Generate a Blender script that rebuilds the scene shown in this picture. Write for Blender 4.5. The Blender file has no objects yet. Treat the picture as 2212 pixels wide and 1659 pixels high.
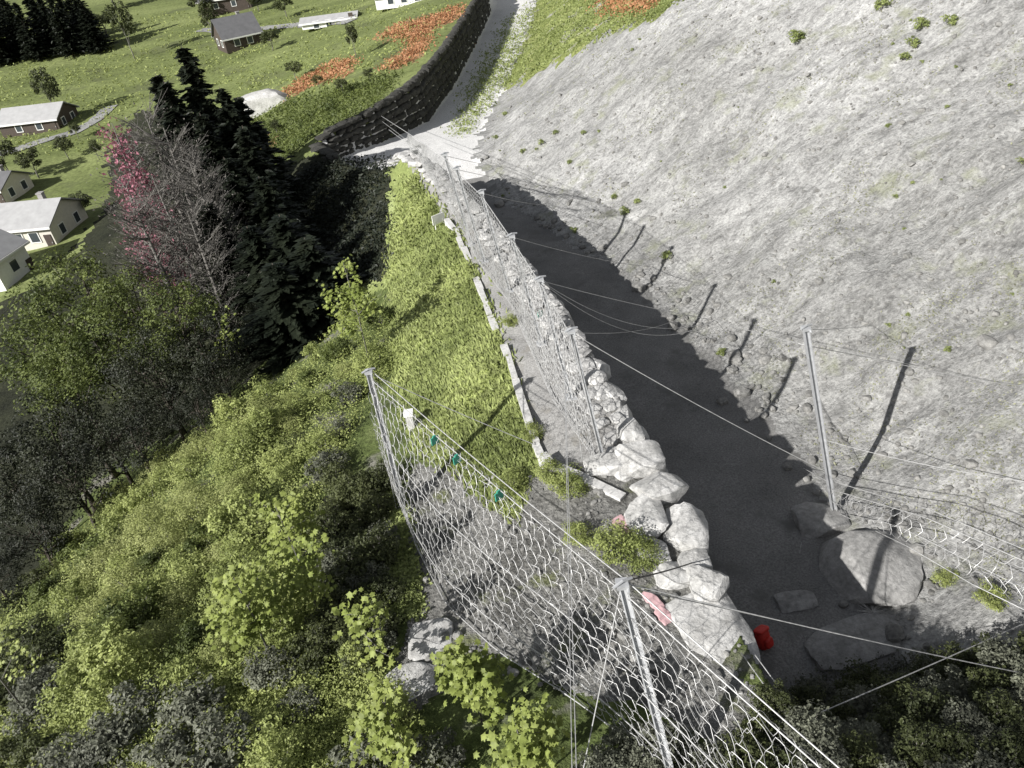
import bpy, math, random
import numpy as np
from math import radians, sin, cos, pi
from mathutils import Vector, Matrix

random.seed(7); RNG = np.random.default_rng(11)
SC = bpy.context.scene
COL = SC.collection

# ------------------------------------------------------------------ camera, world, sun, exposure
PITCH, ROLL, CAMH, FOC = radians(35), radians(8), 18.0, 1640.0      # FOC in units of a 2212 x 1659 picture
FW = np.array([0, cos(PITCH), -sin(PITCH)])
_r0 = np.array([1.0, 0, 0]); _u0 = np.array([0, sin(PITCH), cos(PITCH)])
RT = cos(ROLL) * _r0 - sin(ROLL) * _u0
UP = cos(ROLL) * _u0 + sin(ROLL) * _r0
CAMP = np.array([0, 0, CAMH])
cd = bpy.data.cameras.new('camera'); cam = bpy.data.objects.new('camera', cd); COL.objects.link(cam)
cam.matrix_world = Matrix(((RT[0], UP[0], -FW[0], 0), (RT[1], UP[1], -FW[1], 0), (RT[2], UP[2], -FW[2], CAMH), (0, 0, 0, 1)))
cd.sensor_width = 36; cd.lens = 36 * FOC / 2212; cd.clip_end = 5000; cd.clip_start = 0.1
SC.camera = cam

SUN_EL, SUN_DIR = radians(31), np.array([0.80, 0.60])               # direction the light travels in plan
SUN_DIR = SUN_DIR / np.linalg.norm(SUN_DIR)
w = bpy.data.worlds.new('World'); SC.world = w; w.use_nodes = True
nt = w.node_tree; sky = nt.nodes.new('ShaderNodeTexSky'); sky.sky_type = 'NISHITA'; sky.sun_disc = False
sky.sun_elevation = SUN_EL; sky.sun_rotation = math.atan2(-SUN_DIR[0], -SUN_DIR[1])
hs = nt.nodes.new('ShaderNodeHueSaturation'); hs.inputs['Saturation'].default_value = 0.35
nt.links.new(sky.outputs[0], hs.inputs['Color']); nt.links.new(hs.outputs[0], nt.nodes['Background'].inputs[0]); nt.nodes['Background'].inputs[1].default_value = 0.06
sl = bpy.data.lights.new('sun', 'SUN'); sl.energy = 5.0; sl.angle = radians(0.5); sl.color = (1.0, 0.975, 0.94)
so = bpy.data.objects.new('sun', sl); COL.objects.link(so)
tv = Vector((SUN_DIR[0] * cos(SUN_EL), SUN_DIR[1] * cos(SUN_EL), -sin(SUN_EL)))
so.rotation_euler = tv.to_track_quat('-Z', 'Y').to_euler(); so.location = (-40, -50, 60)
SC.view_settings.view_transform = 'Standard'; SC.view_settings.look = 'None'
SC.view_settings.exposure = 0.68; SC.view_settings.gamma = 1

# ------------------------------------------------------------------ helpers
def ray(px, py):
    return FW + (px - 1106) / FOC * RT - (py - 829.5) / FOC * UP
def at(px, py, z):
    d = ray(px, py); return CAMP + (z - CAMH) / d[2] * d
def aty(px, py, y):
    d = ray(px, py); return CAMP + (y / d[1]) * d

def vnoise(x, y, s=1.0, seed=0):
    x = np.asarray(x) / s + 57.3 * seed; y = np.asarray(y) / s - 31.7 * seed
    xi = np.floor(x).astype(np.int64); yi = np.floor(y).astype(np.int64); fx = x - xi; fy = y - yi
    fx = fx * fx * (3 - 2 * fx); fy = fy * fy * (3 - 2 * fy)
    def h(a, b):
        n = (a * 374761393 + b * 668265263 + seed * 1013) & 0xffffffff
        n = ((n ^ (n >> 13)) * 1274126177) & 0xffffffff
        return ((n ^ (n >> 16)) & 0xffff) / 65535.0 - 0.5
    return (h(xi, yi) * (1 - fx) + h(xi + 1, yi) * fx) * (1 - fy) + (h(xi, yi + 1) * (1 - fx) + h(xi + 1, yi + 1) * fx) * fy

def sstep(a, b, x):
    t = np.clip((x - a) / (b - a), 0, 1); return t * t * (3 - 2 * t)

# ------------------------------------------------------------------ terrain height
XR_Y = [0, 8, 14.5, 20, 24, 27.3, 31.6, 41, 47.4, 52.4, 58, 64, 70, 77, 79, 84, 95, 112, 139, 165, 400]
XR_X = [7, 5.8, 4.9, 4.6, 4.1, 3.5, 2.8, .7, -1.0, -2.6, -4.8, -7.5, -12, -16, -14.5, -11, -6.4, -2.8, 1.3, 5, 30]
XL_Y = [18, 21, 23.4, 28.2, 33.1, 42.7, 51.6, 58.3, 64]
XL_X = [1.6, .8, .4, 0, -.7, -2, -4.4, -5.8, -8.5]
XF_Y = [0, 10, 16, 20.4, 24, 28, 33, 39.5, 44.4, 51.4, 60.8, 70, 80, 90, 100, 112, 155, 400]
XF_X = [11, 11, 11.2, 11.8, 11.9, 11.3, 10.4, 9.0, 7.4, 4.6, .6, -.5, 0.2, 1.2, 3, 5.8, 13.5, 45]
def xR(y): return np.interp(y, XR_Y, XR_X)
def xL(y): return np.interp(y, XL_Y, XL_X)
def xF(y): return np.interp(y, XF_Y, XF_X)
def zcrest(y): return np.interp(y, [0, 55, 70, 78, 400], [0, 0, -2.5, -3, -5])
def zfloor(y): return np.interp(y, [0, 9, 13.5, 40, 62, 72, 80, 95, 160, 400], [0.2, -.2, -4.8, -4.8, -5.6, -5.4, -6.0, -8, -8.5, -12])
CP = [(-15, 6, 0), (-8, 6, .8), (0, 6, .8), (6, 6, .6), (0, 0, 2), (-15, 0, 1), (10, 0, 2), (-20, 10, -3), (-15, 10, -1.5), (-8, 10, 0), (0, 10, 0), (5, 10, .2),
      (-15, 18, -3.5), (-8, 20, -2), (-3, 20, -1.2), (-24, 20, -7), (-24, 30, -11), (-15, 31, -5), (-7, 32, -3.6), (-3.2, 32, -1.6),
      (-31, 40, -15.5), (-22, 40, -11), (-15, 45, -8.5), (-9, 45, -5), (-5, 45, -2), (-27, 60, -15), (-16, 60, -9), (-11, 60, -6),
      (-45, 30, -16), (-60, 60, -18), (-45, 80, -17), (-28, 80, -12), (-20, 80, -6), (-19, 72, -6), (-60, 110, -18), (-100, 100, -18.5), (-65, 130, -18),
      (-120, 150, -18), (-40, 130, -14), (-30, 110, -10), (-16, 110, -5), (-12, 140, -5), (-70, 200, -14), (-150, 220, -13), (-15, 200, -7),
      (-200, 400, 0), (-60, 350, -5), (0, 300, -6), (-300, 500, 8), (-100, 600, 4), (0, 600, 0), (-500, 900, 60), (-200, 900, 45), (0, 900, 40), (-150, 0, -20), (-400, 300, 0), (-600, 100, 0)]
for yy in (14, 17, 20, 24, 28, 33, 38, 43, 48, 53, 58):
    CP.append((float(xR(yy)), yy, 0.0))
    if yy >= 20: CP.append((float(xL(yy)), yy, -0.1))
for yy in (79, 84, 90, 96, 104, 112, 125, 139, 165, 200, 300):
    CP.append((float(xR(yy)), yy, float(zcrest(yy))))
_c = np.array(CP)
_D = np.linalg.norm(_c[:, None, :2] - _c[None, :, :2], axis=2)
_A = np.block([[_D, np.c_[np.ones(len(_c)), _c[:, :2]]], [np.c_[np.ones(len(_c)), _c[:, :2]].T, np.zeros((3, 3))]])
_W = np.linalg.solve(_A, np.r_[_c[:, 2], 0, 0, 0])
def rbf(x, y):
    x = np.atleast_1d(np.asarray(x, float)); y = np.atleast_1d(np.asarray(y, float))
    out = np.empty_like(x).ravel(); xf = x.ravel(); yf = y.ravel()
    for s in range(0, len(xf), 40000):
        e = s + 40000
        D = np.hypot(xf[s:e, None] - _c[None, :, 0], yf[s:e, None] - _c[None, :, 1])
        out[s:e] = D @ _W[:-3] + _W[-3] + _W[-2] * xf[s:e] + _W[-1] * yf[s:e]
    return out.reshape(x.shape)
def height(x, y):
    x = np.atleast_1d(np.asarray(x, float)); y = np.atleast_1d(np.asarray(y, float))
    d = x - xR(y)
    zl = rbf(np.where(d > 0, xR(y), x), y)
    zl = zl + np.where(d < -1, 1, 0) * (vnoise(x, y, 6, 1) * .5 + vnoise(x, y, 1.7, 2) * .18) * sstep(0, 4, -d) * (np.hypot(x, y) < 250)
    zc = rbf(xR(y), y)
    k = sstep(-0.15, .6, d)
    zr = zc + (zfloor(y) - zc) * k
    up = x - xF(y) + vnoise(x, y, 3.2, 9) * 1.2 + vnoise(x, y, 1.1, 10) * .6
    up = np.where(up > 0, up * up / (up + 1.2), 0)
    zr = zr + up * .66
    kk = sstep(0, 3, x - xF(y))
    u = x * 0.2; v = y
    zr = zr + kk * (vnoise(x * .35, y, 2.2, 3) * .32 + vnoise(x * .4, y, .8, 4) * .26 + vnoise(x, y, .35, 5) * .10 + vnoise(x * .3, y, 9, 6) * 1.0)
    zr = zr + (d > 1) * vnoise(x, y, 1.3, 8) * .08
    return np.where(d <= 0, zl, zr)
def hz(x, y): return float(height(x, y)[0])
def hit(px, py, tmax=1500):
    d = ray(px, py); t = np.exp(np.linspace(math.log(5), math.log(tmax), 1500))
    P = CAMP[None] + t[:, None] * d[None]
    below = P[:, 2] < height(P[:, 0], P[:, 1])
    i = int(np.argmax(below)) if below.any() else len(t) - 1
    a, b = (t[i - 1], t[i]) if i else (t[0], t[0])
    for _ in range(18):
        m = (a + b) / 2; p = CAMP + m * d
        if p[2] < hz(p[0], p[1]): b = m
        else: a = m
    return CAMP + b * d

# ------------------------------------------------------------------ materials
def new_mat(name):
    m = bpy.data.materials.new(name); m.use_nodes = True
    return m, m.node_tree, m.node_tree.nodes['Principled BSDF']
def ramp(nt, src, stops):
    r = nt.nodes.new('ShaderNodeValToRGB'); cr = r.color_ramp
    while len(cr.elements) < len(stops): cr.elements.new(.5)
    for e, (p, c) in zip(cr.elements, stops): e.position = p; e.color = (*c, 1)
    nt.links.new(src, r.inputs[0]); return r.outputs[0]
def mixc(nt, fac, a, b, mode='MIX'):
    m = nt.nodes.new('ShaderNodeMix'); m.data_type = 'RGBA'; m.blend_type = mode
    for s, v in ((0, fac), (6, a), (7, b)):
        if hasattr(v, 'links'): nt.links.new(v, m.inputs[s])
        else: m.inputs[s].default_value = v if s == 0 else (*v, 1)
    return m.outputs[2]
def noise(nt, scale, detail=4, rough=.6, vec=None, stretch=None, rot=0):
    n = nt.nodes.new('ShaderNodeTexNoise'); n.inputs['Scale'].default_value = scale
    n.inputs['Detail'].default_value = detail; n.inputs['Roughness'].default_value = rough
    g = nt.nodes.new('ShaderNodeNewGeometry'); src = g.outputs['Position']
    if vec == 'obj':
        t = nt.nodes.new('ShaderNodeTexCoord'); src = t.outputs['Object']
    if stretch:
        mp = nt.nodes.new('ShaderNodeMapping'); mp.inputs['Scale'].default_value = stretch; mp.inputs['Rotation'].default_value = (0, 0, rot)
        nt.links.new(src, mp.inputs[0]); src = mp.outputs[0]
    nt.links.new(src, n.inputs['Vector']); return n.outputs['Fac']
def bump(nt, b, h, dist, strength=1.0):
    n = nt.nodes.new('ShaderNodeBump'); n.inputs['Distance'].default_value = dist; n.inputs['Strength'].default_value = strength
    nt.links.new(h, n.inputs['Height']); nt.links.new(n.outputs[0], b.inputs['Normal'])

def ground_mat(name, c0, c1, c2, s1, s2, bumpd=.08, stretch=None, rot=0, spots=None, spotscale=.4):
    m, nt, b = new_mat(name)
    n1 = noise(nt, s1, 6, .65, stretch=stretch, rot=rot); n2 = noise(nt, s2, 4, .7)
    base = ramp(nt, n1, [(.32, c0), (.5, c1), (.68, c2)])
    f = ramp(nt, n2, [(.3, (.55,) * 3), (.7, (1.3,) * 3)])
    col = mixc(nt, 1, base, f, 'MULTIPLY')
    if spots:
        n3 = noise(nt, spotscale, 5, .6); fac = ramp(nt, n3, [(.56, (0,) * 3), (.66, (1,) * 3)])
        col = mixc(nt, fac, col, spots)
    nt.links.new(col, b.inputs['Base Color']); b.inputs['Roughness'].default_value = .95; b.inputs['Specular IOR Level'].default_value = .15
    bump(nt, b, n2, bumpd)
    return m

def stone_mat(name, c0, c1, scale=1.2, bumpd=.05):
    m, nt, b = new_mat(name)
    n1 = noise(nt, scale, 8, .7, 'obj'); n2 = noise(nt, scale * 7, 5, .7, 'obj')
    oi = nt.nodes.new('ShaderNodeObjectInfo')
    base = ramp(nt, n1, [(.35, c0), (.62, c1)])
    f = ramp(nt, n2, [(.3, (.7,) * 3), (.65, (1.1,) * 3)])
    col = mixc(nt, 1, base, f, 'MULTIPLY')
    v = nt.nodes.new('ShaderNodeTexVoronoi'); v.feature = 'DISTANCE_TO_EDGE'; v.inputs['Scale'].default_value = scale * .55
    tc = nt.nodes.new('ShaderNodeTexCoord'); nz = nt.nodes.new('ShaderNodeTexNoise'); nz.inputs['Scale'].default_value = 1.6; nz.inputs['Detail'].default_value = 6; nt.links.new(tc.outputs['Object'], nz.inputs['Vector'])
    vm = nt.nodes.new('ShaderNodeVectorMath'); vm.operation = 'MULTIPLY_ADD'; vm.inputs[1].default_value = (1.1,) * 3; nt.links.new(nz.outputs['Color'], vm.inputs[0]); nt.links.new(tc.outputs['Object'], vm.inputs[2]); nt.links.new(vm.outputs[0], v.inputs['Vector'])
    cr = ramp(nt, v.outputs['Distance'], [(0, (.45,) * 3), (.012, (1,) * 3)])
    n4 = noise(nt, scale * .8, 3, .5, 'obj'); cf = ramp(nt, n4, [(.48, (0,) * 3), (.6, (.7,) * 3)])
    col = mixc(nt, cf, col, mixc(nt, 1, col, cr, 'MULTIPLY'))
    nt.links.new(col, b.inputs['Base Color']); b.inputs['Roughness'].default_value = .9; b.inputs['Specular IOR Level'].default_value = .2
    hm = nt.nodes.new('ShaderNodeMath'); hm.operation = 'MULTIPLY_ADD'; hm.inputs[1].default_value = .35; nt.links.new(n2, hm.inputs[0]); nt.links.new(n1, hm.inputs[2])
    bump(nt, b, hm.outputs[0], bumpd * 1.6)
    return m

def plain_mat(name, c, rough=.6, metal=0.0, var=.25, scale=3):
    m, nt, b = new_mat(name)
    n = noise(nt, scale, 5, .6, 'obj')
    f = ramp(nt, n, [(.3, (1 - var,) * 3), (.7, (1 + var * .4,) * 3)])
    nt.links.new(mixc(nt, 1, c, f, 'MULTIPLY'), b.inputs['Base Color'])
    b.inputs['Roughness'].default_value = rough; b.inputs['Metallic'].default_value = metal
    return m

def leaf_mat(name, c0, c1, trans=.35, scale=.5):
    m, nt, b = new_mat(name)
    n = noise(nt, scale, 3, .6); n2 = noise(nt, scale * 14, 1, .5)
    col = ramp(nt, n, [(.35, c0), (.65, c1)])
    f = ramp(nt, n2, [(.3, (.65,) * 3), (.7, (1.25,) * 3)])
    col = mixc(nt, 1, col, f, 'MULTIPLY')
    nt.links.new(col, b.inputs['Base Color']); b.inputs['Roughness'].default_value = .55; b.inputs['Specular IOR Level'].default_value = .3
    t = nt.nodes.new('ShaderNodeBsdfTranslucent'); nt.links.new(col, t.inputs['Color'])
    mx = nt.nodes.new('ShaderNodeMixShader'); mx.inputs[0].default_value = trans
    nt.links.new(b.outputs[0], mx.inputs[1]); nt.links.new(t.outputs[0], mx.inputs[2])
    nt.links.new(mx.outputs[0], nt.nodes['Material Output'].inputs['Surface'])
    return m

M = {}
M['meadow'] = ground_mat('meadow grass', (.10, .122, .042), (.15, .178, .064), (.20, .23, .09), .06, 1.5, .09, stretch=(.35, 1.2, 1), rot=.35, spots=(.105, .12, .052), spotscale=.11)
M['bank'] = ground_mat('bank grass', (.16, .195, .068), (.22, .26, .09), (.29, .335, .14), .5, 5, .1, stretch=(1.6, .35, 1), rot=.12)
M['hillside'] = ground_mat('hillside cover', (.04, .05, .02), (.085, .11, .035), (.13, .155, .06), .5, 5, .12, spots=(.2, .19, .17), spotscale=.35)
M['forest'] = ground_mat('shade darkened forest floor', (.016, .018, .012), (.03, .033, .02), (.05, .054, .03), .2, 3, .12)  # ground colour lowered to deepen the tree shadow
M['heath'] = ground_mat('reddish heath', (.2, .135, .07), (.26, .165, .09), (.22, .22, .09), .5, 3, .1)
M['path'] = ground_mat('gravel', (.24, .235, .225), (.31, .305, .295), (.36, .355, .34), .8, 14, .03, spots=(.23, .22, .2), spotscale=.9)
M['rubble'] = ground_mat('rubble ground', (.10, .098, .09), (.19, .187, .175), (.28, .275, .26), .7, 6, .15, spots=(.14, .15, .08), spotscale=.6)
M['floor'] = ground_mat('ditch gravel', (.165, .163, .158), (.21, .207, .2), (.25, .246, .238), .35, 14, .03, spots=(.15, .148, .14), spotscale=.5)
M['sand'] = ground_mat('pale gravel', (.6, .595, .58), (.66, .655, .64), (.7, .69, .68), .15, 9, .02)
M['slopegrass'] = ground_mat('slope grass', (.13, .155, .045), (.2, .23, .075), (.29, .3, .13), .35, 3, .12, spots=(.3, .29, .26), spotscale=.25)
def scree_mat():
    m, nt, b = new_mat('scree')
    n1 = noise(nt, .5, 8, .72, stretch=(.45, 1.2, .6), rot=-.25); n2 = noise(nt, 6, 5, .75); n3 = noise(nt, .05, 3, .5)
    n4 = noise(nt, 1.6, 6, .75, stretch=(.75, 1.25, .9), rot=-.25)
    base = ramp(nt, n1, [(.3, (.265, .264, .255)), (.44, (.355, .353, .345)), (.58, (.43, .428, .418)), (.72, (.54, .538, .528))])
    f = ramp(nt, n2, [(.3, (.5,) * 3), (.66, (1.2,) * 3)])
    f2 = ramp(nt, n4, [(.3, (.5,) * 3), (.56, (1.08,) * 3)])
    big = ramp(nt, n3, [(.38, (.84, .84, .83)), (.62, (1.1,) * 3)])
    col = mixc(nt, 1, mixc(nt, 1, mixc(nt, 1, base, f, 'MULTIPLY'), f2, 'MULTIPLY'), big, 'MULTIPLY')
    n5 = noise(nt, .45, 5, .65)
    fac = ramp(nt, n5, [(.56, (0,) * 3), (.70, (.62,) * 3)])
    col = mixc(nt, fac, col, (.25, .262, .17))
    nt.links.new(col, b.inputs['Base Color']); b.inputs['Roughness'].default_value = .95; b.inputs['Specular IOR Level'].default_value = .1
    h = nt.nodes.new('ShaderNodeMath'); nt.links.new(n2, h.inputs[0]); nt.links.new(n4, h.inputs[1])
    bump(nt, b, h.outputs[0], .14); return m
M['scree'] = scree_mat()
M['boulder'] = stone_mat('pale boulder', (.36, .355, .34), (.55, .545, .53), 1.0, .06)
M['boulder_grey'] = stone_mat('grey boulder', (.22, .217, .21), (.36, .355, .345), 1.0, .06)
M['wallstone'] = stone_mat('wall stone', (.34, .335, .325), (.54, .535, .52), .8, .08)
M['wall_dark'] = stone_mat('shade darkened wall stone', (.04, .039, .035), (.075, .074, .066), .8, .08)  # stone colour darkened to paint the shaded face of the far wall
M['concrete'] = stone_mat('concrete edge', (.45, .445, .43), (.58, .575, .56), 1.5, .01)
M['stones'] = stone_mat('scree stone', (.14, .138, .13), (.3, .295, .28), 1.2, .03)
M['steel'] = plain_mat('galvanised steel', (.5, .51, .52), .5, .35, .2, 6)
M['wire'] = plain_mat('galvanised wire', (.47, .47, .465), .5, .25, .35, 8)
M['bark'] = plain_mat('bark', (.09, .075, .06), .9, 0, .5, 4)
M['greybark'] = plain_mat('grey bark', (.17, .16, .145), .9, 0, .4, 4)
M['leaf'] = leaf_mat('shrub leaf', (.22, .26, .08), (.38, .425, .15))
M['leaf_lime'] = leaf_mat('yellow green leaf', (.25, .28, .09), (.39, .42, .17))
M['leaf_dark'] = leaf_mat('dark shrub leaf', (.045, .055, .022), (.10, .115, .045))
M['leaf_shade'] = leaf_mat('shade darkened tree leaf', (.010, .013, .007), (.03, .036, .015), .15)  # near-black leaf colour paints in the shade of the left hollow
M['leaf_grey'] = leaf_mat('greyish shrub leaf', (.095, .10, .075), (.19, .2, .145), .25)
M['leaf_bright'] = leaf_mat('maple leaf', (.19, .235, .055), (.30, .345, .10), .35)
M['leaf_olive'] = leaf_mat('olive tree leaf', (.055, .075, .02), (.16, .195, .052))
M['needle'] = leaf_mat('spruce needles', (.008, .012, .007), (.022, .028, .016), .08)
M['twig'] = leaf_mat('brown twig', (.085, .078, .068), (.15, .14, .125), .1)
M['red_leaf'] = leaf_mat('reddish leaf', (.28, .10, .13), (.42, .18, .23), .25)
M['russet'] = leaf_mat('russet tuft', (.34, .16, .075), (.47, .25, .13), .25)
M['tuft'] = leaf_mat('grass tuft', (.21, .25, .085), (.34, .39, .15), .4)
M['bank_leaf'] = leaf_mat('bank grass blade', (.21, .25, .085), (.40, .45, .175), .4, .25)
M['dry_leaf'] = leaf_mat('dry slope plant', (.17, .175, .11), (.30, .305, .2), .2, .3)
M['white_paint'] = plain_mat('white paint', (.78, .78, .76), .6, 0, .08)
M['render_grey'] = plain_mat('grey render', (.3, .29, .28), .8, 0, .15)
M['render_cream'] = plain_mat('cream render', (.6, .57, .5), .8, 0, .12)
M['dark_wood'] = plain_mat('dark wood', (.06, .045, .035), .8, 0, .3)
M['roof_pale'] = plain_mat('pale grey roof', (.36, .36, .36), .7, 0, .15, 1)
M['roof_dark'] = plain_mat('dark grey roof', (.12, .12, .125), .75, 0, .2, 1)
M['glass'] = plain_mat('window glass', (.05, .06, .07), .1, 0, .1)
M['green_plastic'] = plain_mat('green plastic', (.06, .36, .26), .5, 0, .15)
M['red_fabric'] = plain_mat('red fabric', (.62, .03, .02), .6, 0, .3)
M['pink_paint'] = plain_mat('faded red paint', (.56, .36, .37), .85, 0, .35, 5)
M['black_pipe'] = plain_mat('black hose', (.03, .03, .03), .6, 0, .2)
M['trackgrey'] = ground_mat('asphalt lane', (.2, .2, .2), (.26, .26, .255), (.3, .3, .295), .3, 6, .01)

# ------------------------------------------------------------------ object helpers
def tag(o, label=None, cat=None, group=None, kind=None):
    if label: o['label'] = label
    if cat: o['category'] = cat
    if group: o['group'] = group
    if kind: o['kind'] = kind
    return o
def empty(name, loc=(0, 0, 0), rz=0.0):
    o = bpy.data.objects.new(name, None); o.location = loc; o.rotation_euler = (0, 0, rz); o.empty_display_size = .2
    COL.objects.link(o); return o
def np_mesh(name, V, F, smooth=False, mat=None):
    """V (n,3) array, F list of arrays each (m,k) of one face size"""
    me = bpy.data.meshes.new(name)
    V = np.asarray(V, np.float32); fl = [np.asarray(f, np.int32) for f in F if len(f)]
    me.vertices.add(len(V)); me.vertices.foreach_set('co', V.ravel())
    tot = np.concatenate([np.full(len(f), f.shape[1], np.int32) for f in fl]); idx = np.concatenate([f.ravel() for f in fl])
    me.loops.add(len(idx)); me.loops.foreach_set('vertex_index', idx)
    me.polygons.add(len(tot)); st = np.concatenate([[0], np.cumsum(tot)[:-1]]).astype(np.int32)
    me.polygons.foreach_set('loop_start', st); me.polygons.foreach_set('loop_total', tot)
    me.polygons.foreach_set('use_smooth', np.full(len(tot), smooth, bool))
    me.update(calc_edges=True); me.validate()
    if mat: me.materials.append(mat)
    return me
def mobj(name, me, parent=None, loc=None, rz=0.0):
    o = bpy.data.objects.new(name, me); COL.objects.link(o)
    if parent is not None: o.parent = parent
    if loc is not None: o.location = loc
    if rz: o.rotation_euler = (0, 0, rz)
    return o
class MB:
    """collects simple shapes into one mesh"""
    def __init__(s): s.V = []; s.F = {}; s.n = 0
    def add(s, V, F):
        V = np.asarray(V, float)
        for f in F: s.F.setdefault(len(f), []).append([i + s.n for i in f])
        s.V.append(V); s.n += len(V)
    def box(s, c, size, R=None):
        hx, hy, hh = [v / 2 for v in size]
        V = np.array([[x, y, z] for z in (-hh, hh) for y in (-hy, hy) for x in (-hx, hx)])
        if R is not None: V = V @ np.array(R).T
        s.add(V + np.array(c), [(0, 2, 3, 1), (4, 5, 7, 6), (0, 1, 5, 4), (2, 6, 7, 3), (0, 4, 6, 2), (1, 3, 7, 5)])
    def tube(s, P, r, n=6, cap=True):
        P = np.asarray(P, float); m = len(P); rr = np.broadcast_to(np.asarray(r, float), (m,))
        T = np.gradient(P, axis=0); T /= np.linalg.norm(T, axis=1)[:, None] + 1e-9
        ref = np.array([0, 0, 1.0]) if abs(T[0][2]) < .9 else np.array([1.0, 0, 0])
        A = np.cross(T, ref); A /= np.linalg.norm(A, axis=1)[:, None] + 1e-9; B = np.cross(T, A)
        a = np.arange(n) * 2 * pi / n
        V = (P[:, None] + rr[:, None, None] * (np.cos(a)[None, :, None] * A[:, None] + np.sin(a)[None, :, None] * B[:, None])).reshape(-1, 3)
        F = [(i * n + j, i * n + (j + 1) % n, (i + 1) * n + (j + 1) % n, (i + 1) * n + j) for i in range(m - 1) for j in range(n)]
        if cap and n > 2: F += [tuple(range(n))[::-1], tuple((m - 1) * n + j for j in range(n))]
        s.add(V, F)
    def mesh(s, name, mat, smooth=False):
        return np_mesh(name, np.concatenate(s.V), [np.array(f) for f in s.F.values()], smooth, mat)
    def obj(s, name, mat, parent=None, smooth=False):
        return mobj(name, s.mesh(name, mat, smooth), parent)
def copy_thing(o, loc, rz=0.0, sc=1.0, label=None, group=None):
    c = o.copy(); COL.objects.link(c); c.location = loc; c.rotation_euler = (0, 0, rz)
    c.scale = sc if hasattr(sc, '__len__') else (sc, sc, sc)
    def rec(src, dst):
        for ch in list(src.children):
            k = ch.copy(); COL.objects.link(k); k.parent = dst; rec(ch, k)
    rec(o, c)
    if label: c['label'] = label
    if group: c['group'] = group
    return c

# ------------------------------------------------------------------ terrain sheets
def inpoly(x, y, poly):
    poly = np.asarray(poly); r = np.zeros(x.shape, bool); j = len(poly) - 1
    for i in range(len(poly)):
        xi, yi = poly[i]; xj, yj = poly[j]
        c = ((yi > y) != (yj > y)) & (x < (xj - xi) * (y - yi) / (yj - yi + 1e-12) + xi)
        r ^= c; j = i
    return r
def hits(pix):
    pix = np.asarray(pix, float); D = FW[None] + (pix[:, :1] - 1106) / FOC * RT[None] - (pix[:, 1:] - 829.5) / FOC * UP[None]
    t = np.exp(np.linspace(math.log(8), math.log(420), 230)); out = np.full((len(pix), 3), np.nan)
    for s in range(0, len(pix), 400):
        d = D[s:s + 400]; P = CAMP + t[None, :, None] * d[:, None]; b = P[..., 2] < height(P[..., 0], P[..., 1])
        i = b.argmax(1); ok = b.any(1); i = np.maximum(i, 1); r = np.arange(len(d))
        e0 = (P[r, i - 1, 2] - height(P[r, i - 1, 0], P[r, i - 1, 1])); e1 = (P[r, i, 2] - height(P[r, i, 0], P[r, i, 1]))
        f = np.clip(e0 / (e0 - e1 + 1e-9), 0, 1)[:, None]; q = P[r, i - 1] * (1 - f) + P[r, i] * f; q[~ok] = np.nan; out[s:s + 400] = q
    return out
def plan(pix): return np.array([hit(a, b)[:2] for a, b in pix])
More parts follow.
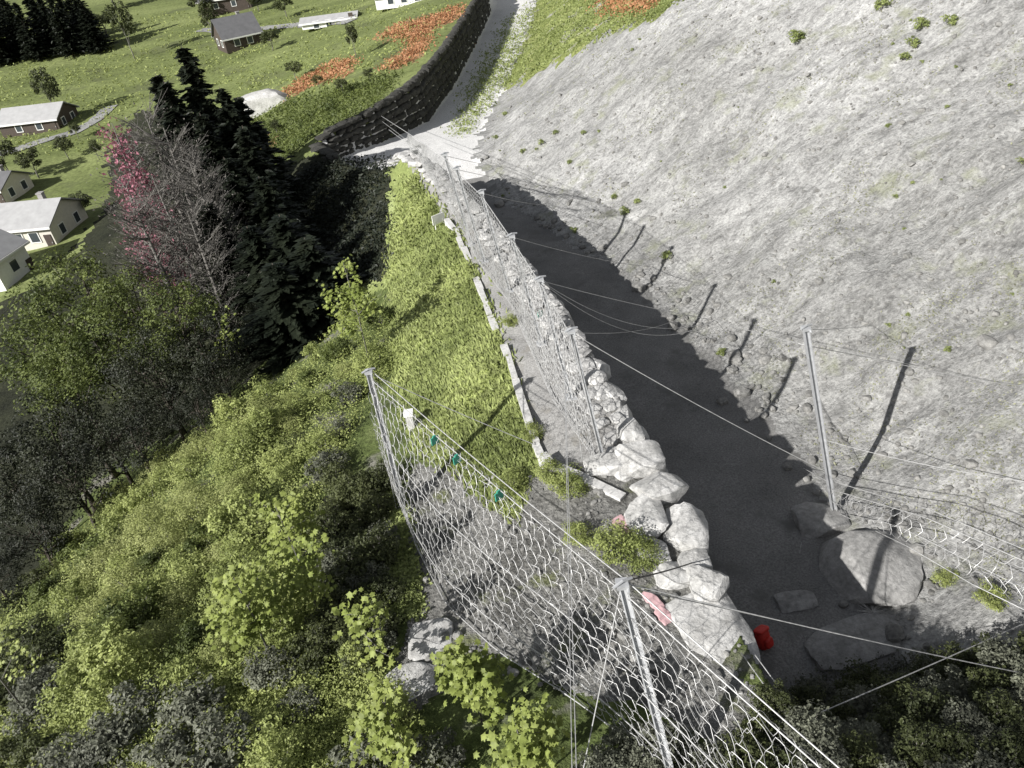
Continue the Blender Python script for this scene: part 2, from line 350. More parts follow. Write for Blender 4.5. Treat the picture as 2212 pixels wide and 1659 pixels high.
def terrain():
    na, nr = 620, 560
    az = np.radians(np.linspace(-66, 82, na)); rr = np.exp(np.linspace(math.log(4.0), math.log(1300), nr))
    A, Rr = np.meshgrid(az, rr); X = Rr * np.sin(A); Y = Rr * np.cos(A); Z = height(X, Y)
    V = np.stack([X, Y, Z], -1).reshape(-1, 3)
    i = np.arange(nr - 1)[:, None] * na + np.arange(na - 1)[None]
    F = np.stack([i, i + 1, i + na + 1, i + na], -1).reshape(-1, 4)
    c = V[F].mean(1); x = c[:, 0]; y = c[:, 1]
    jx = x + vnoise(x, y, 1.5, 21) * 1.2 * np.clip(y / 40, .5, 4) + vnoise(x, y, .5, 25) * .4; jy = y + vnoise(x, y, 1.5, 22) * 1.2 * np.clip(y / 40, .5, 4)
    cls = np.full(len(F), 'meadow', dtype=object)
    d = jx - xR(y)
    near = (y < 66) & (x > -12) & (x < xR(y))
    cls[near] = 'grass_bank'
    cls[(y < 46) & (x < xR(y)) & inpoly(jx, jy, plan([(1095, 1130), (1010, 1020), (900, 960), (850, 800), (840, 620), (700, 640), (470, 840), (170, 1030), (60, 1280)]).tolist() + [[-40, 20], [-40, -10], [14, -10], [12, 9], [3, 14]])] = 'hillside'
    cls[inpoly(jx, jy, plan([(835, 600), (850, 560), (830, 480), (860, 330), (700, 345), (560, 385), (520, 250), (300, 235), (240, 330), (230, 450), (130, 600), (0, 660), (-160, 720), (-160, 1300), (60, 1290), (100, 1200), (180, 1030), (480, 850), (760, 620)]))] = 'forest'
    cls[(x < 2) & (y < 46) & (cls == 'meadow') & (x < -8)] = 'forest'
    cls[inpoly(x + (jx - x) * .5, y, plan([(835, 470), (880, 350), (900, 355), (910, 400), (850, 520)]))] = 'grass_bank'
    for pg in ([(600, 208), (640, 178), (700, 142), (765, 132), (745, 168), (680, 182), (630, 212)], [(815, 85), (860, 50), (900, 45), (960, 25), (990, 10), (992, 38), (930, 65), (925, 100), (890, 135), (835, 155), (830, 135), (880, 110), (888, 85), (835, 80)], [(520, 300), (545, 290), (600, 310), (590, 345), (560, 340)]):
        cls[inpoly(jx, jy, plan(pg))] = 'heath'
    cls[(y > 19.5 + vnoise(x, y, 1, 33) * .5) & (y < 61) & (x > xL(y) + (jx - x) * .12) & (x < xR(y))] = 'gravel_path'
    cls[(x < xR(y)) & inpoly(jx, jy, plan([(845, 1110), (900, 1000), (1010, 1045), (1090, 1085), (1180, 1010), (1400, 1000), (1480, 1250), (1640, 1500), (1560, 1600), (1300, 1520), (1100, 1420), (960, 1400), (860, 1290)]))] = 'rubble'
    R = x >= xR(y)
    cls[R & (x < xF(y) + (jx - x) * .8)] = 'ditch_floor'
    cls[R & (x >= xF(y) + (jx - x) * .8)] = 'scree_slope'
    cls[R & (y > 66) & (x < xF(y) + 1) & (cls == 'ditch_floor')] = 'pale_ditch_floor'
    cls[R & (x > xF(y)) & inpoly(jx, jy, plan([(1010, 200), (1060, 110), (1090, 50), (1150, 10), (1180, -40), (1480, -40), (1430, 30), (1330, 70), (1200, 130), (1130, 175), (1080, 190), (1040, 240), (1000, 300), (985, 280)]))] = 'slope_grass'
    cls[(x < xR(y)) & inpoly(jx, jy, plan([(690, 1080), (740, 1040), (830, 1060), (850, 1250), (830, 1420), (700, 1430), (720, 1250)]))] = 'forest'  # thicket gap: forest colour painted on open ground in place of shade
    cls[(x < xR(y)) & inpoly(jx, jy, plan([(870, 1330), (905, 1330), (950, 1380), (970, 1490), (860, 1560), (780, 1560), (840, 1440)]))] = 'rubble'
    cls[(x < xR(y)) & inpoly(jx, jy, plan([(830, 1020), (862, 1060), (885, 1180), (905, 1330), (870, 1340), (835, 1330), (850, 1250), (815, 1100)]))] = 'grass_bank'
    cls[(cls == 'grass_bank') & (y < 19.4) & (x > 1.2)] = 'rubble'
    mats = {'meadow': 'meadow', 'grass_bank': 'bank', 'hillside': 'hillside', 'forest': 'forest', 'heath': 'heath', 'gravel_path': 'path', 'rubble': 'rubble',
            'ditch_floor': 'floor', 'pale_ditch_floor': 'sand', 'scree_slope': 'scree', 'slope_grass': 'slopegrass'}
    names = {'forest': 'forest_floor', 'heath': 'reddish_heath', 'rubble': 'rubble_ground'}
    for k in mats:
        f = F[cls == k]
        if not len(f): continue
        u, inv = np.unique(f, return_inverse=True)
        o = mobj(names.get(k, k), np_mesh(k, V[u], [inv.reshape(f.shape)], True, M[mats[k]])); tag(o, kind='structure')
terrain()
# a plain patch of the same hillside behind the viewpoint
def back_patch():
    xs = np.linspace(-60, 60, 90); ys = np.linspace(-45, 3, 40); X, Y = np.meshgrid(xs, ys)
    Z = rbf(X, Y) - .25; n = len(xs)
    i = np.arange(len(ys) - 1)[:, None] * n + np.arange(n - 1)[None]
    F = np.stack([i, i + 1, i + n + 1, i + n], -1).reshape(-1, 4)
    tag(mobj('hillside', np_mesh('upper_hillside', np.stack([X, Y, Z], -1).reshape(-1, 3), [F], True, M['hillside'])), kind='structure')
back_patch()

# ------------------------------------------------------------------ rocks
def _ico(sub):
    import bmesh
    bm = bmesh.new(); bmesh.ops.create_icosphere(bm, subdivisions=sub, radius=1.0)
    V = np.array([v.co[:] for v in bm.verts]); F = np.array([[v.index for v in f.verts] for f in bm.faces]); bm.free(); return V, F
ICO = {k: _ico(k) for k in (2, 3, 4)}
def rock_geo(seed, sub=2, planes=11, rough=.05):
    rg = np.random.default_rng(seed); V, F = ICO[sub]
    N = rg.normal(size=(planes, 3)); N /= np.linalg.norm(N, axis=1)[:, None]
    N = np.r_[N, np.eye(3), -np.eye(3)]; D = np.r_[rg.uniform(.72, .98, planes), rg.uniform(.75, .95, 6)]
    dots = V @ N.T; rad = np.min(np.where(dots > .05, D[None] / np.maximum(dots, .05), 9), axis=1)
    rad = np.minimum(rad, 1.25) * (1 + rough * (vnoise(V[:, 0] * 3 + V[:, 2] * 2, V[:, 1] * 3 - V[:, 2], 1, seed % 97) + .6 * vnoise(V[:, 0] * 8 - V[:, 2] * 5, V[:, 1] * 8 + V[:, 2] * 3, 1, seed % 89)))
    return V * rad[:, None], F
def rotz(V, a):
    c, s = cos(a), sin(a); return V @ np.array([[c, s, 0], [-s, c, 0], [0, 0, 1.0]])
def rock_pile(items, sub=2):
    """items: (x,y,z, sx,sy,sz, rot, seed) -> V,F"""
    Vs, Fs, n = [], [], 0
    for (x, y, z, sx, sy, sz, a, sd) in items:
        V, F = rock_geo(sd, sub); V = rotz(V * np.array([sx, sy, sz]), a) + np.array([x, y, z])
        Vs.append(V); Fs.append(F + n); n += len(V)
    return np.concatenate(Vs), np.concatenate(Fs)

def dry_wall(y0, y1, step, courses, size, label, topband, mat='wallstone'):
    it = []; rg = np.random.default_rng(int(y0)); y = y0
    while y < y1:
        x = float(xR(y)); dx = (float(xR(y + .5)) - x) / .5; nrm = np.array([1, -dx]) / math.hypot(1, dx); a = math.atan2(1, dx)
        zt = float(rbf(x, y)[0]); zb = float(zfloor(y)) - .2; m = courses
        for c in range(m):
            f = (c + .5) / m; z = zt + .1 - f * (zt - zb)
            s = size * rg.uniform(.8, 1.2); o = -.25 + .5 * f + rg.uniform(-.08, .08)
            yy = y + rg.uniform(-.2, .2) * step + (.5 * step if c % 2 else 0); xx = float(xR(yy))
            it.append((xx + nrm[0] * o, yy + nrm[1] * o, z, s * rg.uniform(.5, .66), s * .42, (zt - zb) / m * .60, a + rg.uniform(-.12, .12), int(rg.integers(1e6))))
        for b in range(topband):
            o = -.55 - .55 * b + rg.uniform(-.1, .1); s = size * rg.uniform(.55, .9)
            it.append((x + nrm[0] * o, y + nrm[1] * o, zt + rg.uniform(-.06, .12), s * .6, s * .5, s * .2, rg.uniform(0, 3), int(rg.integers(1e6))))
        y += step
    V, F = rock_pile(it)
    return tag(mobj('stone_wall', np_mesh('stone_wall', V, [F], False, M[mat])), label, 'wall')
dry_wall(19.6, 61, .95, 5, 1.15, 'long dry stone wall of rough blocks edging the dam crest above the shaded ditch', 2)
dry_wall(73, 170, 1.05, 6, 1.7, 'distant curving shade-darkened stone wall of the second dam above the pale ditch floor', 0, 'wall_dark')

def boulder(px, py, wp, hp, label, mat='boulder', sz=.6, lift=.35, seed=1, rot=0.0, zabs=None, sub=4, planes=12, name='boulder'):
    g = hit(px, py) if zabs is None else at(px, py, zabs)
    k = np.linalg.norm(g - CAMP) / FOC; w_, h_ = wp * k / 2, hp * k / 2
    V, F = rock_geo(seed, sub, planes, .05); V = V * np.array([w_ * 1.32, h_ * 1.32, max(w_, h_) * sz]); V = rotz(V, rot)
    o = mobj(name, np_mesh(name, V, [F], True, M[mat]), None, (g[0], g[1], g[2] + max(w_, h_) * sz * (lift - .2)))
    if hasattr(o.data, 'set_sharp_from_angle'): o.data.set_sharp_from_angle(angle=radians(28))
    return tag(o, label, 'boulder')
boulder(1385, 1000, 85, 75, 'bright white rounded boulder at the ditch edge just past the end of the gravel path', seed=3, zabs=.1, lift=.5)
boulder(1305, 1010, 75, 50, 'flat white block between the concrete ledge and the bright rounded boulder', seed=5, zabs=0)
boulder(1362, 935, 46, 60, 'small white upright block topping the wall end beside the shaded ditch', seed=8, zabs=.25)
boulder(1425, 1058, 88, 80, 'white angular boulder second down the row from the path end', seed=12, zabs=.05, rot=.5)
boulder(1395, 1125, 70, 100, 'pale block on the inner side of the boulder row beside the narrow dark gap', seed=17, zabs=-.05)
boulder(1478, 1150, 78, 105, 'tall white wedge boulder leaning at the ditch edge across the dark gap', seed=23, zabs=-.15, rot=-.3)
boulder(1410, 1195, 60, 62, 'squat pale block below the narrow dark gap in the boulder row', 'boulder', seed=29, zabs=.0)
boulder(1500, 1215, 58, 58, 'small grey-white stone wedged beside the wedge boulder at the ditch edge', seed=31, zabs=.0)
boulder(1530, 1265, 70, 80, 'bright cube-shaped stone just above the big flat slab at the ditch edge', seed=37, zabs=.1)
boulder(1452, 1245, 60, 60, 'pale cracked stone between the near fence post and the ditch edge', seed=39, zabs=.0)
boulder(1548, 1372, 125, 170, 'huge flat pale slab boulder with cracks behind the near net', seed=41, sz=.22, zabs=-.15, rot=.25, planes=9)
boulder(1570, 1478, 110, 80, 'dull grey boulder under the lower end of the huge flat slab', 'boulder_grey', seed=43, sz=.5, zabs=-.6, rot=.3)
boulder(1880, 1225, 165, 165, 'largest rounded grey boulder at the right side of the ditch below the net', 'boulder_grey', seed=48, sz=.6, lift=.25, rot=.9, planes=26)
boulder(1775, 1128, 85, 70, 'grey slab boulder at the foot of the leaning steel post', 'boulder_grey', seed=53, sz=.5)
boulder(1718, 1298, 70, 44, 'low dark stone lying in the shade of the ditch floor', 'boulder_grey', seed=59, sz=.22)
boulder(1850, 1385, 180, 90, 'broad low grey rock shelf below the largest boulder', 'boulder_grey', seed=61, sz=.12, rot=.2, planes=20)
boulder(582, 232, 78, 50, 'pale rounded rock mound standing in the sunny meadow near the second dam', 'boulder', seed=68, sz=.7, lift=.6, planes=18)
boulder(930, 1390, 90, 110, 'pale rock outcrop under the leafy saplings beside the near net', 'wallstone', seed=71, sz=.16, planes=18)
boulder(888, 1480, 110, 90, 'low pale rock between the shrubs left of the near net', 'wallstone', seed=73, sz=.16, planes=18)

# loose stones on the scree: bigger ones one by one, the rest as one mass
def scree_stones():
    rg = np.random.default_rng(5); big = 0
    V, F = rock_geo(301, 3, 10, .06); mes = [np_mesh('scree_rock', V, [F], False, M['stones'])]
    V, F = rock_geo(302, 3, 10, .06); mes.append(np_mesh('scree_rock', V, [F], False, M['stones']))
    spots = [(2130, 745, 26), (1770, 610, 14), (1350, 400, 12), (1690, 775, 14), (1860, 690, 10), (2150, 680, 12), (1550, 660, 12), (2040, 465, 12), (1960, 555, 13), (1480, 690, 11), (1230, 440, 11), (1820, 950, 14),
             (1990, 240, 10), (1610, 300, 10), (1285, 250, 9), (1450, 555, 10), (1905, 985, 15), (2095, 1005, 18), (1655, 860, 16), (1560, 870, 18), (1620, 840, 16), (1700, 1010, 16)]
    for i, (px, py, wp) in enumerate(spots):
        g = hit(px, py); k = np.linalg.norm(g - CAMP) / FOC * wp * .6
        o = mobj('scree_rock', mes[i % 2], None, (g[0], g[1], g[2] + k * .3), rg.uniform(0, 6)); o.scale = (k * 1.2, k, k * .8)
        tag(o, 'loose grey rock lying on the pale scree slope', 'rock', 'loose rocks on the scree slope')
    it = []
    for _ in range(2400):
        px, py = rg.uniform(960, 2300), rg.uniform(-20, 1300)
        it.append((px, py))
    out = []; hh = iter(hits(it))
    for px, py in it:
        p = next(hh); x, y = p[0], p[1]
        if not x == x: continue
        if x < xF(y) + .2: continue
        near = 1.0 if x < xF(y) + 2.5 else .55
        s = min(abs(rg.normal(0, .085)) * near + .035, .4) * (1 + np.linalg.norm(p - CAMP) / 140)
        out.append((x, y, p[2] + s * .2, s, s * rg.uniform(.6, 1), s * rg.uniform(.5, .8), rg.uniform(0, 6), int(rg.integers(40))))
    for _ in range(70):                                            # a broken toe of rubble along the ditch
        y = rg.uniform(13, 60); x = float(xF(y)) + rg.normal(.3, .5); s = abs(rg.normal(0, .15)) + .08
        out.append((x, y, hz(x, y) + s * .2, s, s * .8, s * .65, rg.uniform(0, 6), int(rg.integers(40))))
    V, F = rock_pile(out)
    tag(mobj('scree_stones', np_mesh('scree_stones', V, [F], False, M['stones'])), 'loose small stones strewn over the pale scree slope', 'stones', None, 'stuff')
    out = []
    for p in hits(np.c_[rg.uniform(860, 1640, 700), rg.uniform(1020, 1500, 700)]):      # rubble by the near net
        if not p[0] == p[0] or p[0] > xR(p[1]) - .1: continue
        s = abs(rg.normal(0, .06)) + .02
        out.append((p[0], p[1], p[2] + s * .2, s, s * .8, s * .6, rg.uniform(0, 6), int(rg.integers(40))))
    V, F = rock_pile(out)
    tag(mobj('rubble_stones', np_mesh('rubble_stones', V, [F], False, M['stones'])), 'small broken stones scattered on the rubble behind the near net', 'stones', None, 'stuff')
scree_stones()

# ------------------------------------------------------------------ concrete edges
def curb():
    b = MB(); rg = random.Random(3); y = 20.9
    while y < 43:
        L = rg.uniform(.8, 2.2); y2 = y + L
        if rg.random() < .92:
            p = np.array([float(xL(y)), y, 0]); q = np.array([float(xL(y2)), y2, 0]); d = q - p; n = np.linalg.norm(d); d /= n
            R = np.array([[d[1], d[0], 0], [-d[0], d[1], 0], [0, 0, 1.0]]); c = (p + q) / 2
            b.box((c[0] - .05 + rg.uniform(-.06, .06), c[1], hz(c[0], c[1]) - rg.uniform(0, .14)), (rg.uniform(.2, .34), n - .04, .5), R)
        y = y2
    o = b.obj('concrete_curb', M['concrete']); tag(o, 'pale concrete curb between the gravel path and the sunny grass bank', 'curb')
    b = MB(); pts = [at(1172, 985, 0), at(1190, 1005, 0), at(1255, 1032, 0), at(1345, 1078, -.05)]
    for p, q in zip(pts[:-1], pts[1:]):
        d = q - p; n = np.linalg.norm(d); d /= n; c = (p + q) / 2
        R = np.array([[d[0], -d[1], 0], [d[1], d[0], 0], [0, 0, 1.0]]); b.box((c[0], c[1], c[2] - .18), (n + .05, .35, .6), R)
    tag(b.obj('concrete_ledge', M['concrete']), 'bright concrete ledge closing the near end of the gravel path', 'ledge')
curb()

# ------------------------------------------------------------------ rockfall fences
def ibeam(b, p, q, s=.16, t=.03, up=(0, 1, 0)):
    p, q = np.array(p, float), np.array(q, float); d = q - p; L = np.linalg.norm(d); d /= L
    u = np.array(up, float); u -= d * (u @ d); u /= np.linalg.norm(u); v = np.cross(d, u); c = (p + q) / 2
    R = np.stack([u, v, d], 1)
    b.box(c, (t, s - 2 * t, L), R)
    for sg in (-1, 1): b.box(c + v * sg * (s - t) / 2, (s, t, L), R)
def polyline(P, n):
    P = np.asarray(P, float); s = np.r_[0, np.cumsum(np.linalg.norm(np.diff(P, axis=0), axis=1))]
    t = np.linspace(0, s[-1], n); return np.stack([np.interp(t, s, P[:, k]) for k in range(3)], 1), s[-1]
def smooth(P, n=40):
    P, L = polyline(P, n)
    for _ in range(3): P[1:-1] = (P[:-2] + 2 * P[1:-1] + P[2:]) / 4
    return P, L
def ring_net(top, bot, r=.17, wire=.011, belly=.3, seed=0, jit=.12, segs=12):
    T, Lt = smooth(top, 60); B, Lb = smooth(bot, 60); L = (Lt + Lb) / 2; Hh = float(np.mean(np.linalg.norm(T - B, axis=1)))
    nrm = np.cross(T[-1] - T[0], B.mean(0) - T.mean(0)); nrm /= np.linalg.norm(nrm)
    if nrm @ (CAMP - T.mean(0)) < 0: nrm = -nrm
    rg = np.random.default_rng(seed); dx = 2 * r * .97; dy = dx * .866
    cs = []
    for j in range(int(Hh / dy) + 1):
        for i in range(int(L / dx) + 1):
            cs.append((i * dx + (dx / 2 if j % 2 else 0), j * dy))
    cs = np.array(cs) + rg.normal(0, jit * r, (len(cs), 2)); n = len(cs)
    ar = r * rg.uniform(.93, 1.12, n); as_ = rg.uniform(-.12, .12, n)
    th = np.arange(segs) * 2 * pi / segs; ph = np.array([0, 2.094, 4.189])
    def mp(U, Vv, off):
        u = np.clip(U / L, -.02, 1.02) * 59; i = np.clip(np.floor(u).astype(int), 0, 58); f = (u - i)[..., None]
        t = T[i] * (1 - f) + T[i + 1] * f; b = B[i] * (1 - f) + B[i + 1] * f; v = np.clip(Vv / Hh, -.02, 1.04)[..., None]
        sag = np.sin(np.clip(v, 0, 1) * pi) * (.75 + .5 * np.sin(u / 59 * 9 + seed))[..., None]
        wob = (vnoise(U, Vv, 1.6, seed % 50) * .22 + vnoise(U, Vv, .5, seed % 50 + 1) * .06)[..., None] * np.sin(np.clip(v, 0, 1) * pi)
        return t * (1 - v) + b * v + nrm * (belly * sag + wob + off[..., None])
    hexd = 1 + .05 * np.cos(6 * th)
    tilt = rg.uniform(-.035, .035, n)
    RR = ar[:, None, None] * hexd[None, :, None] + wire * np.cos(ph)[None, None, :]
    U = cs[:, 0, None, None] + RR * (1 + as_[:, None, None]) * np.cos(th)[None, :, None]
    W = cs[:, 1, None, None] + RR * (1 - as_[:, None, None]) * np.sin(th)[None, :, None]
    off = np.broadcast_to(wire * np.sin(ph)[None, None, :], U.shape) + tilt[:, None, None] * np.cos(th * 3)[None, :, None]
    V = mp(U, W, off).reshape(-1, 3)
    base = np.arange(n)[:, None, None] * segs * 3; a = np.arange(segs)[None, :, None] * 3; a2 = ((np.arange(segs) + 1) % segs)[None, :, None] * 3
    k = np.arange(3)[None, None, :]; k2 = (k + 1) % 3
    F = np.stack([base + a + k, base + a + k2, base + a2 + k2, base + a2 + k], -1).reshape(-1, 4)
    return V, F
def net_part(root, top, bot, **kw):
    V, F = ring_net(top, bot, **kw); return mobj('net', np_mesh('net', V, [F], False, M['wire']), root)
def rope(root, P, r=.016, sag=0.0, name='rope', mat='wire', n=24):
    P, L = polyline(P, n); t = np.linspace(0, 1, n); P[:, 2] -= sag * 4 * t * (1 - t)
    b = MB(); b.tube(P, r, 5); return b.obj(name, M[mat], root)
def post(root, base, top, s=.16):
    b = MB(); ibeam(b, base, top, s); p = b.obj('post', M['steel'], root)
    d = np.array(top) - np.array(base); d /= np.linalg.norm(d)
    b = MB(); b.box(np.array(base) - [0, 0, .0], (.45, .45, .06)); b.tube([np.array(base) + [.15, .15, .0], np.array(base) + [.15, .15, .12]], .025, 6); b.tube([np.array(base) + [-.15, -.15, .0], np.array(base) + [-.15, -.15, .12]], .025, 6)
    b.obj('base_plate', M['steel'], p)
    b = MB(); t = np.array(top); b.box(t + d * .05, (.26, .26, .1)); b.tube([t + [-.22, -.1, .1], t + [0, 0, .16], t + [.22, .1, .1]], .035, 6); b.tube([t + [.1, -.2, 0], t + [.1, .2, 0]], .03, 6)
    b.obj('post_head', M['steel'], p); return p
A_ = lambda *v: np.array(v, float)

# near fence
near = empty('rockfall_fence'); tag(near, 'nearest rockfall fence, wide ring net sagging between two leaning steel posts over rubble', 'fence')
T1 = at(797, 806, 4.0); T2 = at(1345, 1266, 5.0); P3 = at(1790, 1659, 4.7); T3 = T2 + (P3 - T2) * 1.7
B1 = hit(872, 1092); B2 = at(1458, 1705, .4); B3 = T3 + (B2 - T2)
for b_, t_ in ((B1, T1), (B2, T2), (B3, T3)): post(near, b_, t_, .19)
def mid(p, q, dz, f=.5): m = p * (1 - f) + q * f; m[2] -= dz; return m
top12 = [T1 + A_(0, 0, -.25), mid(T1, T2, .3, .35), mid(T1, T2, .28, .7), T2 + A_(0, 0, -.2)]
gp = lambda px, py, dz=.1: hit(px, py) + A_(0, 0, dz)
bot12 = [B1 + A_(0, 0, .3), gp(900, 1185), gp(965, 1310), gp(1080, 1415), gp(1225, 1505), gp(1340, 1590), B2 + A_(0, 0, .2)]
net_part(near, top12, bot12, r=.215, wire=.0062, belly=.25, seed=1)
top23 = [T2 + A_(0, 0, -.2), mid(T2, T3, .2), T3 + A_(0, 0, -.2)]
bot23 = [B2 + A_(0, 0, .2), mid(B2, B3, -.2), B3 + A_(0, 0, .2)]
net_part(near, top23, bot23, r=.215, wire=.0062, belly=.3, seed=4)
for P in (top12, top23): rope(near, P, .016, 0, 'top_rope'); rope(near, [q + A_(.1, .12, .22) for q in P], .015, .05, 'top_rope')
rope(near, bot12, .016, 0, 'bottom_rope'); rope(near, bot23, .016, 0, 'bottom_rope')
def lerpline(Ta, Ba, f, n=30):
    a, _ = smooth(Ta, n); b, _ = smooth(Ba, n); return a * (1 - f) + b * f
offn = A_(-.18, -.1, .1)
rope(near, lerpline(top12, bot12, .42) + offn, .014, 0, 'middle_rope'); rope(near, lerpline(top12, bot12, .8) + offn, .014, 0, 'middle_rope')
rope(near, lerpline(top23, bot23, .5) + offn, .014, 0, 'middle_rope')
rope(near, [T1, hit(1163, 968) + A_(0, 0, .1)], .014, .05, 'stay_cable')
rope(near, [T1, B1 + A_(-.25, -.2, .1)], .014, 0, 'stay_cable')
rope(near, [T2, hit(1910, 1390), ], .014, .0, 'stay_cable'); rope(near, [T2 + A_(.1, 0, .05), hit(2250, 1462)], .014, .1, 'stay_cable')
rope(near, [T2 + A_(-.05, -.05, 0), at(1252, 1700, .6)], .014, 0, 'stay_cable')
rope(near, [T2 + A_(.05, .05, .1), hit(1500, 1214)], .02, .05, 'stay_cable', 'black_pipe')
rope(near, [hit(1630, 1425) + A_(0, 0, .2), at(1745, 1570, .4)], .013, 0, 'stay_cable'); rope(near, [hit(1600, 1420) + A_(0, 0, .2), at(1722, 1580, .4)], .013, 0, 'stay_cable')
rope(near, [at(1735, 1555, .5), hit(2260, 1325)], .014, .05, 'stay_cable')

# dam crest fence
crest = empty('rockfall_fence'); tag(crest, 'long rockfall fence along the dam crest, closely set posts holding a grey ring net', 'fence')
topsP_last = hit(838, 300)
topsP = [at(1234, 718, 5), at(1167, 606, 5), at(1106, 512, 5), at(1040, 417, 5), at(987, 366, 5), at(961, 336, 5), at(915, 305, 4.9), at(880, 282, 4.9), aty(822, 247, topsP_last[1] + .3)]
bots = []
for i, t_ in enumerate(topsP):
    b_ = t_ + A_(.7, -.6, 0) if i < 8 else topsP_last.copy(); b_[2] = hz(b_[0], b_[1]); bots.append(b_)
    if i < 6 or i == 8: post(crest, b_, t_, .15 if i < 8 else .1)
bp = [at(1292, 1003, 0.1), at(1195, 865, .1), at(1102, 655, .1), at(1030, 560, .1), at(985, 470, .1), at(940, 402, .1), at(905, 345, .1), at(880, 310, .1), at(840, 280, .1)]
for i in range(8):
    if i == 7: continue
    net_part(crest, [topsP[i] - [0, 0, .2], mid(topsP[i], topsP[i + 1], .3), topsP[i + 1] - [0, 0, .2]], [bp[i], bp[i + 1]], r=.17, wire=.0088, belly=.25, seed=10 + i, segs=10)
rope(crest, [t - [0, 0, .15] for t in topsP], .018, 0, 'top_rope', n=60); rope(crest, bp, .016, 0, 'bottom_rope', n=60)
rope(crest, [t * .5 + b * .5 + [-.15, -.15, 0] for t, b in zip(topsP, bp)], .014, 0, 'middle_rope', n=60)
rope(crest, [topsP[0], bp[0] + [.15, 0, 0]], .02, 0, 'end_rope'); rope(crest, [topsP[0] - [.25, .1, .1], bp[0] + [-.5, .3, 0]], .016, 0, 'end_rope')
PB = hit(1803, 1112); PT = at(1741, 712, 0) ; PT = aty(1741, 712, PB[1] + .2)
L_ = lambda a, b, sag=.1, r=.014: rope(crest, [a, b], r, sag, 'stay_cable')
L_(topsP[0], PB + (PT - PB) * .26, .15); L_(topsP[0], hit(1452, 694), .3, .011)
J = aty(1545, 692, 30.0); J2 = aty(1745, 742, 26.0)
for dzz, r_ in ((0.1, .014), (1.1, .013), (1.5, .013)):
    rope(crest, [topsP[1], J * .55 + topsP[1] * .45, J], r_, dzz, 'stay_cable')
rope(crest, [J, PT + A_(0, 0, -.45), hit(1985, 790)], .013, .15, 'stay_cable'); rope(crest, [J, hit(1600, 752)], .011, 0, 'stay_cable')
L_(topsP[2], hit(1410, 577), .2); L_(topsP[3], hit(1175, 443), .1); L_(topsP[4], hit(1135, 392), .1); L_(topsP[5], hit(1100, 362), .1); L_(topsP[8], hit(885, 290), .1)
for q in (1242, 1252): rope(crest, [topsP[0] + A_(-.25, 0, 0), at(q - 5, 1730, 5.5)], .008, .1, 'stay_cable', n=10)

# uphill fence at the right
upf = empty('rockfall_fence'); tag(upf, 'rockfall fence on the scree at right, net slumped low from one tall leaning post', 'fence')
post(upf, PB, PT, .19)
E1 = at(2330, 1250, .8); E0 = hit(2330, 1370)
tp = [PB + (PT - PB) * .16, at(2000, 1118, -.6), at(2212, 1212, .4), E1]
bt = [PB + [.1, 0, .1], at(1960, 1180, -1.6), at(2100, 1262, -.9), at(2330, 1375, -.3)]
net_part(upf, tp, bt, r=.24, wire=.0085, belly=.3, seed=31, jit=.2)
rope(upf, tp, .016, 0, 'top_rope'); rope(upf, [p + A_(.1, .1, .3) for p in tp], .014, .05, 'top_rope'); rope(upf, bt, .016, 0, 'bottom_rope')
rope(upf, lerpline(tp, bt, .5) + A_(-.1, -.1, .05), .014, 0, 'middle_rope')
rope(upf, [PT, hit(1885, 703)], .012, .05, 'stay_cable'); rope(upf, [PB + (PT - PB) * .45, hit(2250, 1045)], .013, .2, 'stay_cable')
rope(upf, [PT - [0, 0, .4], hit(2240, 838)], .012, .2, 'stay_cable'); rope(upf, [PB + (PT - PB) * .2, hit(1735, 1015) + A_(0, 0, .1)], .013, 0, 'stay_cable')

def green_tag(p, label):
    b = MB(); R = np.array([[.8, -.6, 0], [.6, .8, 0], [0, 0, 1.0]]); b.box(p - A_(0, 0, .14), (.26, .03, .26), R); b.box(p - A_(0, 0, .0), (.10, .04, .08), R)
    tag(b.obj('marker_tag', M['green_plastic']), label, 'tag')
tl, _ = smooth(top12, 60)
def on_top(px):
    k = [abs((1106 + FOC * ((p - CAMP) @ RT) / ((p - CAMP) @ FW)) - px) for p in tl]; return tl[int(np.argmin(k))] + A_(-.05, -.05, 0)
green_tag(on_top(944), 'small green tag on the near net rope, farthest of its three'); green_tag(on_top(992), 'small green tag on the near net rope, middle one of three')
green_tag(on_top(1085), 'small green tag on the near net rope, nearest of its three')
green_tag(at(1166, 672, 2.6), 'lone small green tag hanging on the dam crest net')

